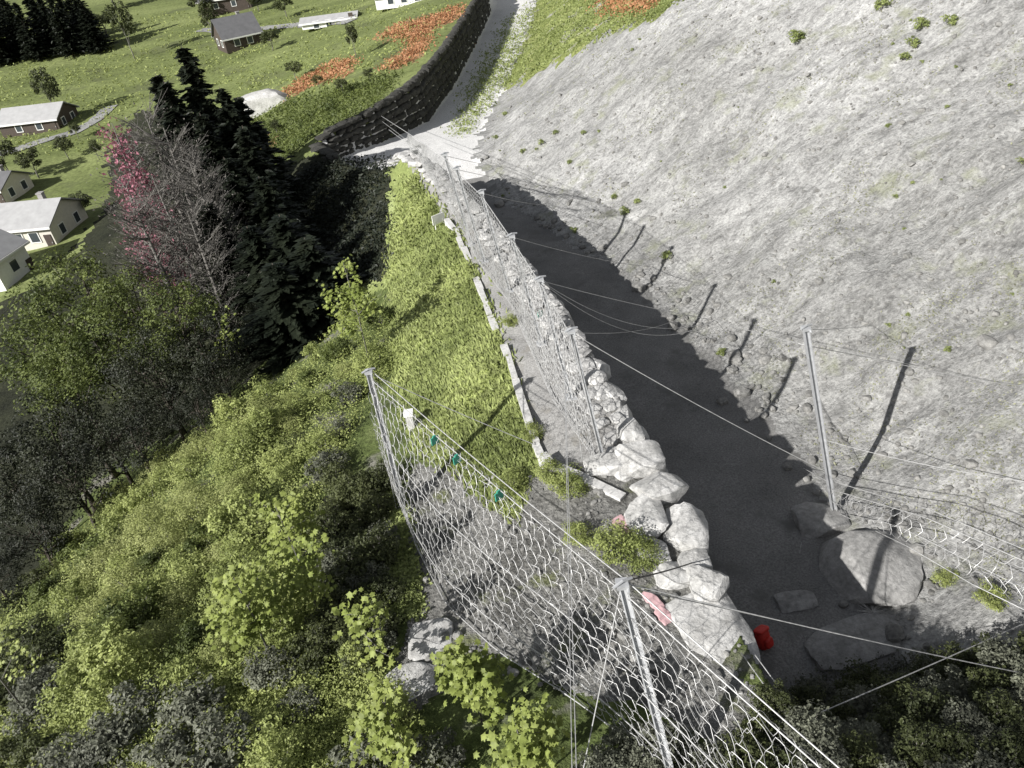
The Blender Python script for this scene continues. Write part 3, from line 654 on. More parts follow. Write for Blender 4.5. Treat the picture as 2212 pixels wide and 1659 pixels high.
# ------------------------------------------------------------------ foliage
LEAF_SHAPES = {
    'oval': np.array([[0, -.5, 0], [.28, -.05, .06], [0, .5, -.04], [-.28, -.05, .06]]),
    'blade': np.array([[-.08, -.5, 0], [.08, -.5, 0], [.05, .2, .03], [0, .5, -.03]]),
    'maple': np.array([[0, -.5, 0], [.22, -.3, .05], [.5, -.18, -.03], [.3, .02, .04], [.42, .28, -.04], [.15, .22, .03], [0, .55, -.05], [-.15, .22, .03], [-.42, .28, -.04], [-.3, .02, .04], [-.5, -.18, -.03], [-.22, -.3, .05]])}
def leaves(C, N, S, shape, rg, droop=0.0, T=None):
    """C centres, N normals, S sizes -> V, F arrays"""
    sh = LEAF_SHAPES[shape]; k = len(sh); n = len(C)
    N = N / (np.linalg.norm(N, axis=1)[:, None] + 1e-9)
    if T is None: T = rg.normal(size=(n, 3)); T[:, 2] -= droop
    T = T - N * (T * N).sum(1)[:, None]; T /= np.linalg.norm(T, axis=1)[:, None] + 1e-9
    B = np.cross(T, N)
    V = C[:, None] + S[:, None, None] * (sh[None, :, 0, None] * B[:, None] + sh[None, :, 1, None] * T[:, None] + sh[None, :, 2, None] * N[:, None])
    return V.reshape(-1, 3), (np.arange(n)[:, None] * k + np.arange(k)[None])
def clump_cloud(rg, centres, radii, per, size, shape='oval', flat=1.0, up=.6, shell=.5):
    n = len(centres) * per; ci = np.repeat(np.arange(len(centres)), per)
    d = rg.normal(size=(n, 3)); d /= np.linalg.norm(d, axis=1)[:, None]
    rad = radii[ci] * (shell + (1 - shell) * rg.random(n)) ** .8
    d2 = d * rad[:, None]; d2[:, 2] *= flat
    Nn = d * .7 + rg.normal(size=(n, 3)) * .5; Nn[:, 2] = np.abs(Nn[:, 2]) * .6 + up
    return leaves(centres[ci] + d2, Nn, size * rg.uniform(.6, 1.3, n), shape, rg, .5)
def crown_centres(rg, n, rx, rz, zc, bottom=-.4):
    out = []
    while len(out) < n:
        p = rg.normal(size=3); p /= np.linalg.norm(p); p *= rg.uniform(.55, 1.0)
        if p[2] < bottom: continue
        out.append(p * [rx, rx, rz] + [0, 0, zc])
    return np.array(out)
def limbs_mb(rg, top, r, targets, lean=.2):
    b = MB(); z = np.linspace(0, top, 7); ax = np.cumsum(rg.normal(0, lean * top / 20, 7)); ay = np.cumsum(rg.normal(0, lean * top / 20, 7)); ax -= ax[0]; ay -= ay[0]
    P = np.stack([ax, ay, z], 1); b.tube(P, np.linspace(r, r * .12, 7), 7)
    for t in targets:
        f = rg.uniform(.25, .85); i = f * 6; i0 = int(i); q = P[i0] * (1 - (i - i0)) + P[i0 + 1] * (i - i0)
        m = (q + t) / 2 + [0, 0, .1 * top * rg.uniform(-.3, .6)]; b.tube([q, m, t], [r * .4 * (1 - f * .6), r * .25, r * .06], 5, False)
    return b
def proto_tree(name, seed, h, rx, leafmat, barkmat, nclump=46, per=110, leaf=.22, label='', cat='tree', group=None, zc=.62, rz=.38, crad=.2):
    rg = np.random.default_rng(seed); o = empty(name); tag(o, label, cat, group)
    cc = crown_centres(rg, nclump, rx, h * rz, h * zc)
    cc[:, :2] += rg.normal(0, rx * .12, (nclump, 2))
    limbs_mb(rg, h * .74, h * .02, cc[::3]).obj('trunk', M[barkmat], o, True)
    V, F = clump_cloud(rg, cc, rg.uniform(.6, 1.3, nclump) * rx * crad * 1.6, per, leaf, 'oval', .75)
    mobj('crown', np_mesh('crown', V, [F], False, M[leafmat]), o); return o
def proto_spruce(seed, h, rad, label, mat='needle'):
    rg = np.random.default_rng(seed); o = empty('spruce_tree'); tag(o, label, 'tree')
    b = MB(); b.tube([[0, 0, 0], [0, 0, h * .5], [0, 0, h * .99]], [h * .016, h * .01, .02], 7); b.obj('trunk', M['bark'], o, True)
    C, N, S, T = [], [], [], []
    nw = int(h * 2.1)
    for i in range(nw):
        f = i / nw; z = h * (.06 + .93 * f); L = rad * (1 - f) ** .8 * rg.uniform(.75, 1.2) + .15
        for _ in range(int(9 - 4 * f)):
            a = rg.uniform(0, 2 * pi); Lb = L * rg.uniform(.6, 1.15); n = int(10 + 18 * Lb / rad); t = rg.uniform(.08, 1, n); dr = np.array([cos(a), sin(a), 0])
            p = dr * (t * Lb)[:, None]; p[:, 2] = z - .32 * Lb * t ** 1.3 + .15 * Lb * t ** 3 + rg.normal(0, .08, n)
            side = np.array([-sin(a), cos(a), 0]) * (rg.choice([-1, 1], n) * rg.uniform(.1, .45, n) * (1.1 - t) * Lb * .6)[:, None]
            C.append(p + side); T.append(dr * .6 + side * 1.2 + [0, 0, -.35]); N.append(np.tile([0, 0, 1.0], (n, 1)) + rg.normal(0, .4, (n, 3))); S.append(rg.uniform(.5, 1.1, n))
    C, N, S, T = map(np.concatenate, (C, N, S, T))
    sh = LEAF_SHAPES['oval']; V, F = leaves(C, N, S, 'oval', rg, 0, T)
    mobj('crown', np_mesh('crown', V, [F], False, M[mat]), o); return o
def proto_bare(seed, h, rx, label, mat='twig', leafn=2600, leaf=.16):
    rg = np.random.default_rng(seed); o = empty('bare_tree'); tag(o, label, 'tree'); b = MB(); tw = MB()
    P = np.array([[0, 0, 0], [.1, .05, h * .3], [.05, .2, h * .6], [.2, .1, h]]) ; b.tube(P, [h * .018, h * .014, h * .009, .02], 6)
    ends = []
    for _ in range(46):
        f = rg.uniform(.15, .97); a = rg.uniform(0, 2 * pi); q = np.array([np.interp(f, [0, .3, .6, 1], P[:, k]) for k in range(3)])
        L = rx * (1.15 - f * .75) * rg.uniform(.6, 1.1); e = q + [cos(a) * L, sin(a) * L, L * rg.uniform(.5, 1.3)]
        b.tube([q, (q + e) / 2 + [0, 0, -.08 * L], e], [.06, .035, .012], 4, False); ends.append((q, e))
        for _ in range(13):
            t = rg.uniform(.25, 1); s = q * (1 - t) + e * t; a2 = a + rg.normal(0, .9); l2 = rg.uniform(.4, 1.3)
            b.tube([s, s + [cos(a2) * l2, sin(a2) * l2, l2 * rg.uniform(.2, 1.2)]], [.02, .008], 3, False)
    b.obj('trunk', M['greybark'], o, True)
    ii = rg.integers(0, len(ends), leafn); t = rg.uniform(.3, 1.1, leafn)[:, None]
    C = np.array([ends[i][0] for i in ii]) * (1 - t) + np.array([ends[i][1] for i in ii]) * t + rg.normal(0, .45, (leafn, 3))
    V, F = leaves(C, rg.normal(size=(leafn, 3)) + [0, 0, .4], leaf * rg.uniform(.6, 1.3, leafn), 'oval', rg)
    mobj('crown', np_mesh('crown', V, [F], False, M[mat]), o); return o
def proto_bush(seed, mat, label, rx=1.1, h=1.6, per=120, nclump=24, leaf=.11, group=None, name='shrub'):
    rg = np.random.default_rng(seed); o = empty(name); tag(o, label, 'shrub', group)
    cc = crown_centres(rg, nclump, rx * .8, h * .5, h * .5, -.6)
    b = MB()
    for c in cc[::2]: b.tube([[rg.normal(0, .08), rg.normal(0, .08), -.1], c * [.5, .5, .6], c], [.025, .018, .006], 4, False)
    b.obj('stem', M['greybark'], o)
    V, F = clump_cloud(rg, cc, rg.uniform(.5, 1.2, nclump) * rx * .42, per, leaf, 'oval', .8)
    mobj('foliage', np_mesh('foliage', V, [F], False, M[mat]), o); return o
def proto_sapling(seed, h, rx, label, n=260, leaf=.26, mat='leaf_bright', dens=9, zlo=.35):
    rg = np.random.default_rng(seed); o = empty('maple_sapling'); tag(o, label, 'sapling'); b = MB(); b.tube([[0, 0, -.3], [.05, .03, h * .5], [0, .08, h]], [.035, .025, .01], 6)
    C, N = [], []
    for _ in range(dens):
        f = rg.uniform(zlo, .95); a = rg.uniform(0, 2 * pi); L = rx * (1.15 - .6 * f) * rg.uniform(.7, 1.15); q = np.array([.03, .04, h * f]); e = q + [cos(a) * L, sin(a) * L, L * rg.uniform(.1, .7)]
        b.tube([q, (q + e) / 2 + [0, 0, .05], e], [.018, .012, .005], 4, False); m = n // dens
        t = rg.uniform(.2, 1.08, m)[:, None]; C.append(q * (1 - t) + e * t + rg.normal(0, .16 + .05 * rx, (m, 3))); N.append(rg.normal(0, .38, (m, 3)) + [-.25, -.3, .9])
    b.obj('stem', M['greybark'], o, True); C = np.concatenate(C); N = np.concatenate(N)
    V, F = leaves(C, N, leaf * rg.uniform(.6, 1.25, len(C)), 'maple', rg, 1.2)
    mobj('foliage', np_mesh('foliage', V, [F], False, M[mat]), o); return o
def put(o, p, rz=0.0, sc=1.0): o.location = p; o.rotation_euler = (0, 0, rz); o.scale = sc if hasattr(sc, '__len__') else (sc,) * 3; return o
def by_tip(px, py, y):
    """ground point and height of a tree whose tip shows at (px, py) when it stands about y metres out"""
    t = aty(px, py, y); g = hz(t[0], t[1]); return (t[0], t[1], g - .2), t[2] - g

# dark spruces
sp = proto_spruce(3, 20, 3.9, 'tallest black-green spruce with its tip against the sunny meadow at upper left'); 
spr = [(388, 88, 74, ''), (470, 178, 68, 'dark spruce on the right flank of the tallest spruce'), (332, 150, 78, 'dark spruce showing just left of the tallest spruce'), (520, 262, 62, 'dark spruce standing lowest and nearest on the right of the spruce clump'),
       (428, 235, 66, 'dark spruce in the middle of the clump below the tallest spruce'), (556, 372, 55, 'short dark spruce at the edge of the black tree shadow'), (480, 330, 58, 'dark spruce in front of the clump, half hidden in shadow'),
       (350, 165, 72, 'broad dark spruce left of the tallest one'), (600, 455, 49, 'dark spruce reaching into the black shadow, fourth along its lower edge'), (655, 505, 46, 'dark spruce at the right end of the black shadow'), (530, 480, 49, 'dark spruce behind the low broadleaf trees'), (585, 560, 44, 'dark spruce above the airy bright sapling'), (440, 430, 53, 'dark spruce between the bare trees and the black shadow'), (510, 200, 70, 'dark spruce on the far right rim of the spruce clump')]
for i, (px, py, y, lb) in enumerate(spr):
    g, h = by_tip(px, py, y); s = h / 20
    if i == 0: put(sp, g, 0, (s * 1.35, s * 1.35, s))
    else: copy_thing(sp, g, i * 1.3, (max(s, .7) * 1.45, max(s, .7) * 1.45, s), lb)
# brown bare trees
bt_ = proto_bare(5, 16, 3.6, 'grey-brown bare tree, tallest of the leafless trees in front of the spruces')
bt2 = proto_bare(6, 16, 3.2, 'grey-brown bare tree nearest the pale house roof')
for i, (px, py, y, k, lb) in enumerate([(300, 232, 62, 0, ''), (262, 300, 60, 1, ''), (355, 270, 58, 0, 'grey-brown bare tree directly below the tallest spruce'), (415, 345, 54, 1, 'grey-brown bare tree standing closest to the black shadow'),
        (330, 372, 52, 0, 'grey-brown bare tree in the middle of the leafless row'), (275, 420, 50, 1, 'thin bare tree rising behind the olive broadleaf crowns'), (395, 450, 49, 0, 'low bare tree at the foot of the leafless group')]):
    g, h = by_tip(px, py, y); s = h / 16; src = (bt_, bt2)[k]
    if i < 2: put(src, g, 0, (s * 1.05, s * 1.05, s))
    else: copy_thing(src, g, i, (s * 1.1, s * 1.1, s), lb)
def recolour(root, mat):
    for c in root.children:
        if c.name.split('.')[0] in ('crown', 'foliage'): c.data = c.data.copy(); c.data.materials.clear(); c.data.materials.append(M[mat])
g, h = by_tip(232, 262, 57); rt = proto_bare(8, h, 2.2, 'narrow tree with dull red leaves beside the leafless trees', 'red_leaf', 3600, .3); put(rt, g)
g, h = by_tip(262, 395, 54); rt2 = proto_bare(9, h, 1.6, 'lower tree with dull red leaves beneath the narrow red tree', 'red_leaf', 1500, .26); put(rt2, g)

# olive broadleaf trees at left
ot = proto_tree('broadleaf_tree', 21, 12, 3.4, 'leaf_olive', 'bark', 46, 150, .22, 'tall olive broadleaf tree right below the white gabled house')
ot2 = proto_tree('broadleaf_tree', 22, 12, 3.0, 'leaf_olive', 'bark', 36, 140, .21, 'slim olive broadleaf tree in the middle of the left wood')
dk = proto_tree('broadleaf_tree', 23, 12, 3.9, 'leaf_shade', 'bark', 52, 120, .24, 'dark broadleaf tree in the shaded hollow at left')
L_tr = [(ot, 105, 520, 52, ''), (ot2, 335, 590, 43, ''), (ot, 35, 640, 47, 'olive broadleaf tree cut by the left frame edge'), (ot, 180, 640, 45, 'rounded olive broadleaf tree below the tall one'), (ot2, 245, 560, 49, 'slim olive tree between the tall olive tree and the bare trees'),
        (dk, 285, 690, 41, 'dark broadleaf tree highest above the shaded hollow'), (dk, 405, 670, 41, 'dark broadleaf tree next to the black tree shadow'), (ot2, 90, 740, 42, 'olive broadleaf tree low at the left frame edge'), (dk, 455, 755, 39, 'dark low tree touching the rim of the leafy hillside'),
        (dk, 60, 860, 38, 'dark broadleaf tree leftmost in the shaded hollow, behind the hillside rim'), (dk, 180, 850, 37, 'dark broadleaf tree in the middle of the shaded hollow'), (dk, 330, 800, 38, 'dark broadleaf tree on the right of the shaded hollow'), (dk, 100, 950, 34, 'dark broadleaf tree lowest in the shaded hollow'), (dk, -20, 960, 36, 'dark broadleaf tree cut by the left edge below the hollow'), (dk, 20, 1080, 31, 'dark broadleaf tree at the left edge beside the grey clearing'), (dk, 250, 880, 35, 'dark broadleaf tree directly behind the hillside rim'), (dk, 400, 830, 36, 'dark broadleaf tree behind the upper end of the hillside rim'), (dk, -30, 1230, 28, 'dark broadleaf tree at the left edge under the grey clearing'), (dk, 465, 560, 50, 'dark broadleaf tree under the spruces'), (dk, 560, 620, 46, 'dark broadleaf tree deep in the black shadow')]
used = set()
for i, (src, px, py, y, lb) in enumerate(L_tr):
    g, h = by_tip(px, py, y); s = max(h, 4) / 12
    if id(src) not in used: used.add(id(src)); put(src, g, i, (s, s, s)); tag(src, lb or None)
    else: copy_thing(src, g, i * .9, (s * 1.05, s * 1.05, s), lb)
# trees below the picture's lower edge whose shade falls on the shrubs
for i, (x, y) in enumerate([(-13, -5.4), (-10, -4.6), (-7, -5.2), (-4.2, -4.8), (-1.4, -5.6)]):
    copy_thing(dk, (x, y, hz(x, max(y, 0)) - .5), i * 1.7, (.95, .95, .95), 'broadleaf tree on the hillside just below the picture edge', 'trees below the picture edge')

# far trees of the meadow
ft = proto_tree('broadleaf_tree', 31, 8, 3.0, 'leaf_dark', 'greybark', 26, 60, .5, 'dark round tree by the pale roofed barn in the upper left meadow')
FT = [(130, 262, 50, 85, ''), (292, 130, 40, 90, 'grey-green tree on the meadow left of the spruce tip'), (770, 128, 30, 62, 'slim green tree between the red heath patches'), (742, 205, 30, 30, 'bush beside the lower red heath patch'),
      (30, 395, 60, 70, 'garden tree above the pale house roof at the left edge'), (85, 385, 50, 50, 'second garden tree above the pale house roof'), (150, 345, 40, 40, 'small garden tree between the houses'), (640, 175, 34, 34, 'dark bush at the tip of the lower red heath patch'),
      (465, 92, 40, 60, 'tree close to the far farmhouse'), (590, 110, 44, 34, 'low tree right of the far farmhouse'), (620, 40, 40, 34, 'tree in front of the far roofs at the top edge'), (560, 25, 34, 30, 'tree beside the topmost dark barn'), (215, 345, 26, 34, 'small bush on the meadow edge left of the red leaved tree'), (190, 470, 40, 46, 'garden bush at the right corner of the pale roofed house'), (130, 600, 46, 40, 'garden bush in front of the pale roofed house'), (170, 300, 26, 26, 'roadside bush by the grey lane'), (690, 190, 24, 22, 'small bush in the weedy meadow before the far wall'), (800, 175, 24, 22, 'small bush close to the far dark wall'), (600, 290, 26, 26, 'small bush in front of the pale rock mound'), (440, 40, 46, 36, 'tree left of the far farmhouse'), (250, 20, 60, 36, 'tree at the top edge by the far wood'), (230, 75, 60, 34, 'low tree at the right end of the far wood')]
for i, (px, py, wp, hp, lb) in enumerate(FT):
    g = hit(px, py); k = np.linalg.norm(g - CAMP) / FOC; sx = wp * k / 6.4; sz_ = hp * k / 8 * 1.1
    if i == 0: put(ft, g, 0, (sx, sx, sz_))
    else: copy_thing(ft, g, i, (sx, sx, sz_), lb)
for i in range(16):
    px = -40 + i * 17 + (i % 3) * 6; py = 118 - i * 2.2 + (i % 4) * 9; g = hit(px, py); k = np.linalg.norm(g - CAMP) / FOC
    copy_thing(sp, g, i, (60 * k / 8, 60 * k / 8, (80 + 12 * (i % 3)) * k / 20), 'dark conifer in the far wood at the top left corner', 'far wood at the top left corner')

# shrubs of the lower left hillside
HILL = [(800, 640), (860, 800), (790, 860), (740, 1010), (800, 1150), (850, 1240), (780, 1380), (900, 1560), (1000, 1700), (-60, 1700), (-60, 1330), (90, 1270), (200, 1130), (350, 1020), (520, 910), (660, 790), (750, 690)]
bl = [proto_bush(41, 'leaf', 'leafy green shrub in the dense thicket on the lower left hillside', group='shrubs of the hillside thicket'), proto_bush(42, 'leaf', 'leafy green shrub in the dense thicket on the lower left hillside', 1.0, 2.1, group='shrubs of the hillside thicket'),
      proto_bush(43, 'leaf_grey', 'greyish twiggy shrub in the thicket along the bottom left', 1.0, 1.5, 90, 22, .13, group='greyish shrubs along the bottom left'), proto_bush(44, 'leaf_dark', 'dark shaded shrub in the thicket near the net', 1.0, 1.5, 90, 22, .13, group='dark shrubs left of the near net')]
bl.append(proto_bush(45, 'leaf_lime', 'yellow-green fine-leaved shrub in the hillside thicket', 1.15, 1.3, 240, 26, .07, group='yellow-green shrubs of the hillside thicket'))
bl.append(proto_bush(46, 'leaf_olive', 'olive narrow-leaved shrub in the hillside thicket', 1.0, 1.9, 150, 26, .12, group='olive shrubs of the hillside thicket'))
def scatter_px(poly, n, dmin, seed):
    rg = np.random.default_rng(seed); poly = np.array(poly, float); lo = poly.min(0); hi = poly.max(0); P = rg.uniform(lo, hi, (n * 30, 2)); P = P[inpoly(P[:, 0], P[:, 1], poly)]
    Hh = hits(P[:n * 12]); out = []
    for p in Hh:
        if p[0] != p[0] or p[0] > xR(p[1]) - .3 and p[1] > 13: continue
        if all((p[0] - q[0]) ** 2 + (p[1] - q[1]) ** 2 > dmin * dmin for q in out): out.append(p)
        if len(out) >= n: break
    return out
first = set()
def bush_at(k, p, rz, sc, label=None, group=None):
    if k not in first: first.add(k); put(bl[k], p, rz, sc)
    else: copy_thing(bl[k], p, rz, sc, label, group)
rgb = random.Random(4)
for p in scatter_px(HILL, 125, 1.15, 1):
    q = np.array(p); v = q - CAMP; kk = v @ FW; px = 1106 + FOC * (v @ RT) / kk; py = 829.5 - FOC * (v @ UP) / kk
    if py > 1440 and px > 500 or py > 1560: k = rgb.choice([2, 2, 2, 0, 1])
    elif px > 640 and py > 830: k = rgb.choice([3, 3, 2, 0])
    else: k = rgb.choice([0, 0, 1, 4, 4, 5])
    if px < 110 and py > 1240: k = rgb.choice([3, 3, 2])
    bush_at(k, p - A_(0, 0, .1), rgb.uniform(0, 6), (lambda q_: (q_, q_, q_ * .8))(rgb.uniform(.75, 1.25) * (1.1 if px < 600 else .8)))
LR = [(1660, 1500), (1800, 1470), (2000, 1430), (2260, 1400), (2260, 1720), (1560, 1720), (1600, 1600)]
for p in scatter_px(LR, 60, .75, 2):
    k = rgb.choice([2, 2, 3]); bush_at(k, p - A_(0, 0, .1), rgb.uniform(0, 6), rgb.uniform(.5, .8), 'low grey-leaved shrub in the shaded patch at the bottom right', 'shaded shrubs at the bottom right')
for p in scatter_px([(690, 1060), (740, 1030), (830, 1040), (850, 1250), (835, 1440), (690, 1450), (720, 1250)], 26, .6, 6):  # mostly dark-leaved shrubs, their colour standing in for shade in the gap
    bush_at(rgb.choice([3, 3, 2]), p - A_(0, 0, .1), rgb.uniform(0, 6), rgb.uniform(.5, .9))
for p in scatter_px([(1290, 1640), (1380, 1600), (1560, 1640), (1640, 1720), (1200, 1720)], 14, .6, 3):
    bush_at(2, p - A_(0, 0, .1), rgb.uniform(0, 6), rgb.uniform(.4, .6), 'low twiggy shrub under the lower edge of the near net', 'shrubs under the near net')
for px, py, s_, lb in [(1330, 1190, .75, 'green bush in the gap between the near net and the boulder row'), (1250, 1165, .5, 'small green bush near the thin vertical ropes above the near net'), (1390, 1215, .55, 'low green bush just above the head of the near fence post'), (1150, 945, .45, 'little bush at the bend of the concrete curb'),
                      (1105, 1060, .6, 'green bush at the lower tip of the grass bank'), (1230, 1060, .6, 'bush below the bright concrete ledge'), (1105, 700, .4, 'tiny bush growing on the gravel path beside the curb'), (1190, 1030, .55, 'bush against the outer corner of the concrete ledge'),
                      (2140, 1300, .5, 'yellow-green bush below the slumped net at the right edge'), (2040, 1255, .4, 'small yellow-green bush right of the largest boulder'), (1600, 610, .01, '')]:
    if s_ > .1: bush_at(0, hit(px, py) - A_(0, 0, .08), rgb.uniform(0, 6), s_, lb, 'single bushes')
for o in bpy.data.objects:
    if o.get('group') == 'single bushes': del o['group']

# bright maple saplings
SAP = [(800, 790, 610, 4.6, 1.5, 420, 'bright maple sapling standing above the head of the far near-net post'), (530, 850, 715, 4.2, 1.2, 130, 'airy bright maple sapling against the black shadow'), (650, 1235, 1095, 3.2, 1.0, 240, 'bright maple sapling in the middle of the hillside thicket'),
       (585, 1420, 1240, 3.4, 1.25, 420, 'broad bright maple sapling, largest leaves in the thicket'), (810, 1440, 1310, 2.6, .75, 110, 'small isolated maple sapling over a dark gap'), (870, 1640, 1500, 2.6, .9, 200, 'bright maple sapling at the bottom edge left of the dark gap'),
       (1040, 1560, 1430, 3.0, 1.0, 300, 'bright maple sapling touching the lower net edge'), (1140, 1700, 1545, 3.0, 1.1, 320, 'bright maple sapling at the bottom edge beside the thin ropes'), (690, 1330, 1180, 3.0, .9, 200, 'bright maple sapling between the two largest in the thicket'), (75, 1560, 1320, 4.0, 1.1, 170, 'upright green sapling at the lower left frame edge')]
for i, (px, pb, pt, h, rx, n, lb) in enumerate(SAP):
    g = hit(px, pb); k = np.linalg.norm(g - CAMP) / FOC; h = max(1.2, (pb - pt) * k / .75)
    put(proto_sapling(60 + i, h, rx, lb, int(n * 1.7), .21 if i != 9 else .16, 'leaf_bright' if i != 9 else 'leaf', 10, .3), g)

# low carpets and grass tufts
def carpet(name, poly, n, size, mat, label, hgt, shape='oval', seed=0, up=.7, cond=None, zlift=.0, avoid=None):
    rg = np.random.default_rng(seed); poly = np.array(poly, float); lo = poly.min(0); hi = poly.max(0)
    P = rg.uniform(lo, hi, (n // 8 * 2, 2)); P = P[inpoly(P[:, 0], P[:, 1], poly)]
    if avoid is not None: P = P[~inpoly(P[:, 0], P[:, 1], avoid)]
    C0 = hits(P); C0 = C0[~np.isnan(C0[:, 0])]
    if cond is not None: C0 = C0[cond(C0)]
    C = np.repeat(C0, 8, 0); dist = np.linalg.norm(C - CAMP, axis=1); C = C + rg.normal(0, 1, C.shape) * np.array([1, 1, 0]) * (dist * .008)[:, None]
    C[:, 2] = height(C[:, 0], C[:, 1]) + rg.random(len(C)) * hgt * (dist / 25) ** .5 + zlift
    N = rg.normal(0, .5, C.shape) + [-.1, -.1, up]; T = None
    if shape == 'streak': shape = 'blade'; N = rg.normal(0, .3, C.shape) + [-.15, -.1, 1]; T = rg.normal(0, .25, C.shape) + [-.1, 1, 0]
    elif shape == 'blade': N = rg.normal(0, 1, C.shape) * [1, 1, .2]; T = rg.normal(0, .35, C.shape) + [.1, 0, 1]
    V, F = leaves(C, N, size * rg.uniform(.6, 1.4, len(C)) * (dist / 25) ** .6, shape, rg, 0, T)
    tag(mobj(name, np_mesh(name, V, [F], False, M[mat])), label, 'vegetation', None, 'stuff')
GAP = [(690, 1080), (740, 1040), (830, 1060), (850, 1250), (830, 1420), (700, 1430), (720, 1250)]
carpet('ground_cover', HILL, 110000, .085, 'leaf', 'low leafy ground cover between the hillside shrubs', .5, seed=1, avoid=GAP)
carpet('bank_grass', [(840, 600), (850, 500), (880, 370), (930, 420), (1000, 520), (1050, 660), (1140, 960), (1110, 1120), (1000, 1010), (900, 960), (850, 800)], 26000, .42, 'bank_leaf', 'grass blades of the sunny bank beside the curb', .05, 'streak', 2, cond=lambda c: c[:, 0] < xL(c[:, 1]) - .15)
carpet('slope_tufts', [(1010, 200), (1060, 110), (1090, 50), (1150, 10), (1180, -20), (1480, -20), (1430, 30), (1330, 70), (1200, 130), (1130, 175), (1080, 190), (1040, 240), (1000, 300), (985, 280)], 26000, .13, 'tuft', 'grass tufts patching the top of the scree slope', .15, 'oval', 3)
carpet('heath_tufts', [(600, 208), (640, 178), (700, 142), (765, 132), (745, 168), (680, 182), (630, 212)], 3600, .15, 'russet', 'russet heath tufts in the lower reddish patch', .2, 'oval', 4)
carpet('heath_tufts', [(815, 85), (860, 50), (900, 45), (960, 25), (990, 10), (992, 38), (930, 65), (925, 100), (890, 135), (835, 155), (830, 135), (880, 110), (888, 85), (835, 80)], 6000, .15, 'russet', 'russet heath tufts in the larger reddish patch along the far wall', .2, 'oval', 5)
carpet('meadow_shrubbery', [(560, 340), (520, 270), (640, 215), (760, 190), (860, 160), (820, 230), (690, 290), (620, 350)], 11000, .15, 'leaf_olive', 'rough weedy growth on the meadow before the far wall', .3, 'oval', 6)
carpet('heath_tufts', [(1290, -15), (1440, -15), (1420, 12), (1370, 22), (1310, 20)], 1600, .16, 'russet', 'russet tufts at the top edge above the scree', .2, 'oval', 7)
carpet('shade_cover', LR, 24000, .1, 'leaf_grey', 'low grey-green plants in the shade at the bottom right', .3, seed=8)
carpet('meadow_weeds', [(-40, 300), (-40, 60), (200, 40), (560, 20), (900, 0), (1000, 5), (880, 140), (560, 260), (500, 180), (300, 210), (200, 330), (60, 330)], 6500, .16, 'leaf', 'darker weeds dotted over the sunny meadow', .2, 'oval', 13)
carpet('scree_tufts', [(960, 330), (1000, 280), (1450, -20), (2260, -20), (2260, 1330), (1950, 1150), (1850, 1080), (1700, 900), (1400, 600), (1200, 420)], 15000, .075, 'dry_leaf', 'thin dry plants patching the scree slope', .06, 'oval', 14, cond=lambda c: (c[:, 0] > xF(c[:, 1]) + .8) & (vnoise(c[:, 0] * .5, c[:, 1], 2.5, 61) + .5 * vnoise(c[:, 0], c[:, 1], .9, 62) > .02))
carpet('strip_grass', [(830, 1020), (862, 1060), (885, 1180), (905, 1330), (870, 1340), (835, 1330), (850, 1250), (815, 1100)], 5000, .14, 'tuft', 'grass strip along the left edge of the near net', .12, 'oval', 12)
carpet('forest_plants', [(835, 600), (830, 480), (850, 340), (700, 350), (600, 420), (560, 700), (640, 740), (760, 620)], 9000, .16, 'needle', 'undergrowth coloured near-black for the tree shadow', .3, seed=9)  # needle colour borrowed to paint the tree shadow onto the undergrowth

# sparse plants on the scree, one by one
sc_ = proto_bush(91, 'tuft', 'tiny yellow-green plant growing on the scree slope', .7, .6, 40, 12, .16, 'plants dotted over the scree slope', 'scree_plant')
rgs = np.random.default_rng(77); pts = [(1438, 560, 1.2), (1325, 720, .8), (1240, 500, .8), (1350, 460, 1), (1375, 440, .8), (1325, 430, .8), (1230, 355, .8), (1170, 310, .8), (1200, 290, .8), (1260, 290, .7), (1130, 330, .8), (1090, 250, 1), (1070, 300, .9), (1030, 190, .9), (1720, 88, 1.6), (1990, 60, 1.3), (1970, 100, 1.1), (1950, 130, 1), (1905, 20, 1.5), (2050, 52, 1.2), (2210, 355, .8), (1560, 765, .7)]
pts += [(rgs.uniform(1000, 2212), rgs.uniform(0, 900), rgs.uniform(.2, .45)) for _ in range(38)]
k0 = False
for px, py, s_ in pts:
    s_ *= .62
    p = hit(px, py)
    if p[0] < xF(p[1]) - .5: continue
    if not k0: put(sc_, p, 0, s_); k0 = True
    else: copy_thing(sc_, p, rgs.uniform(0, 6), s_)

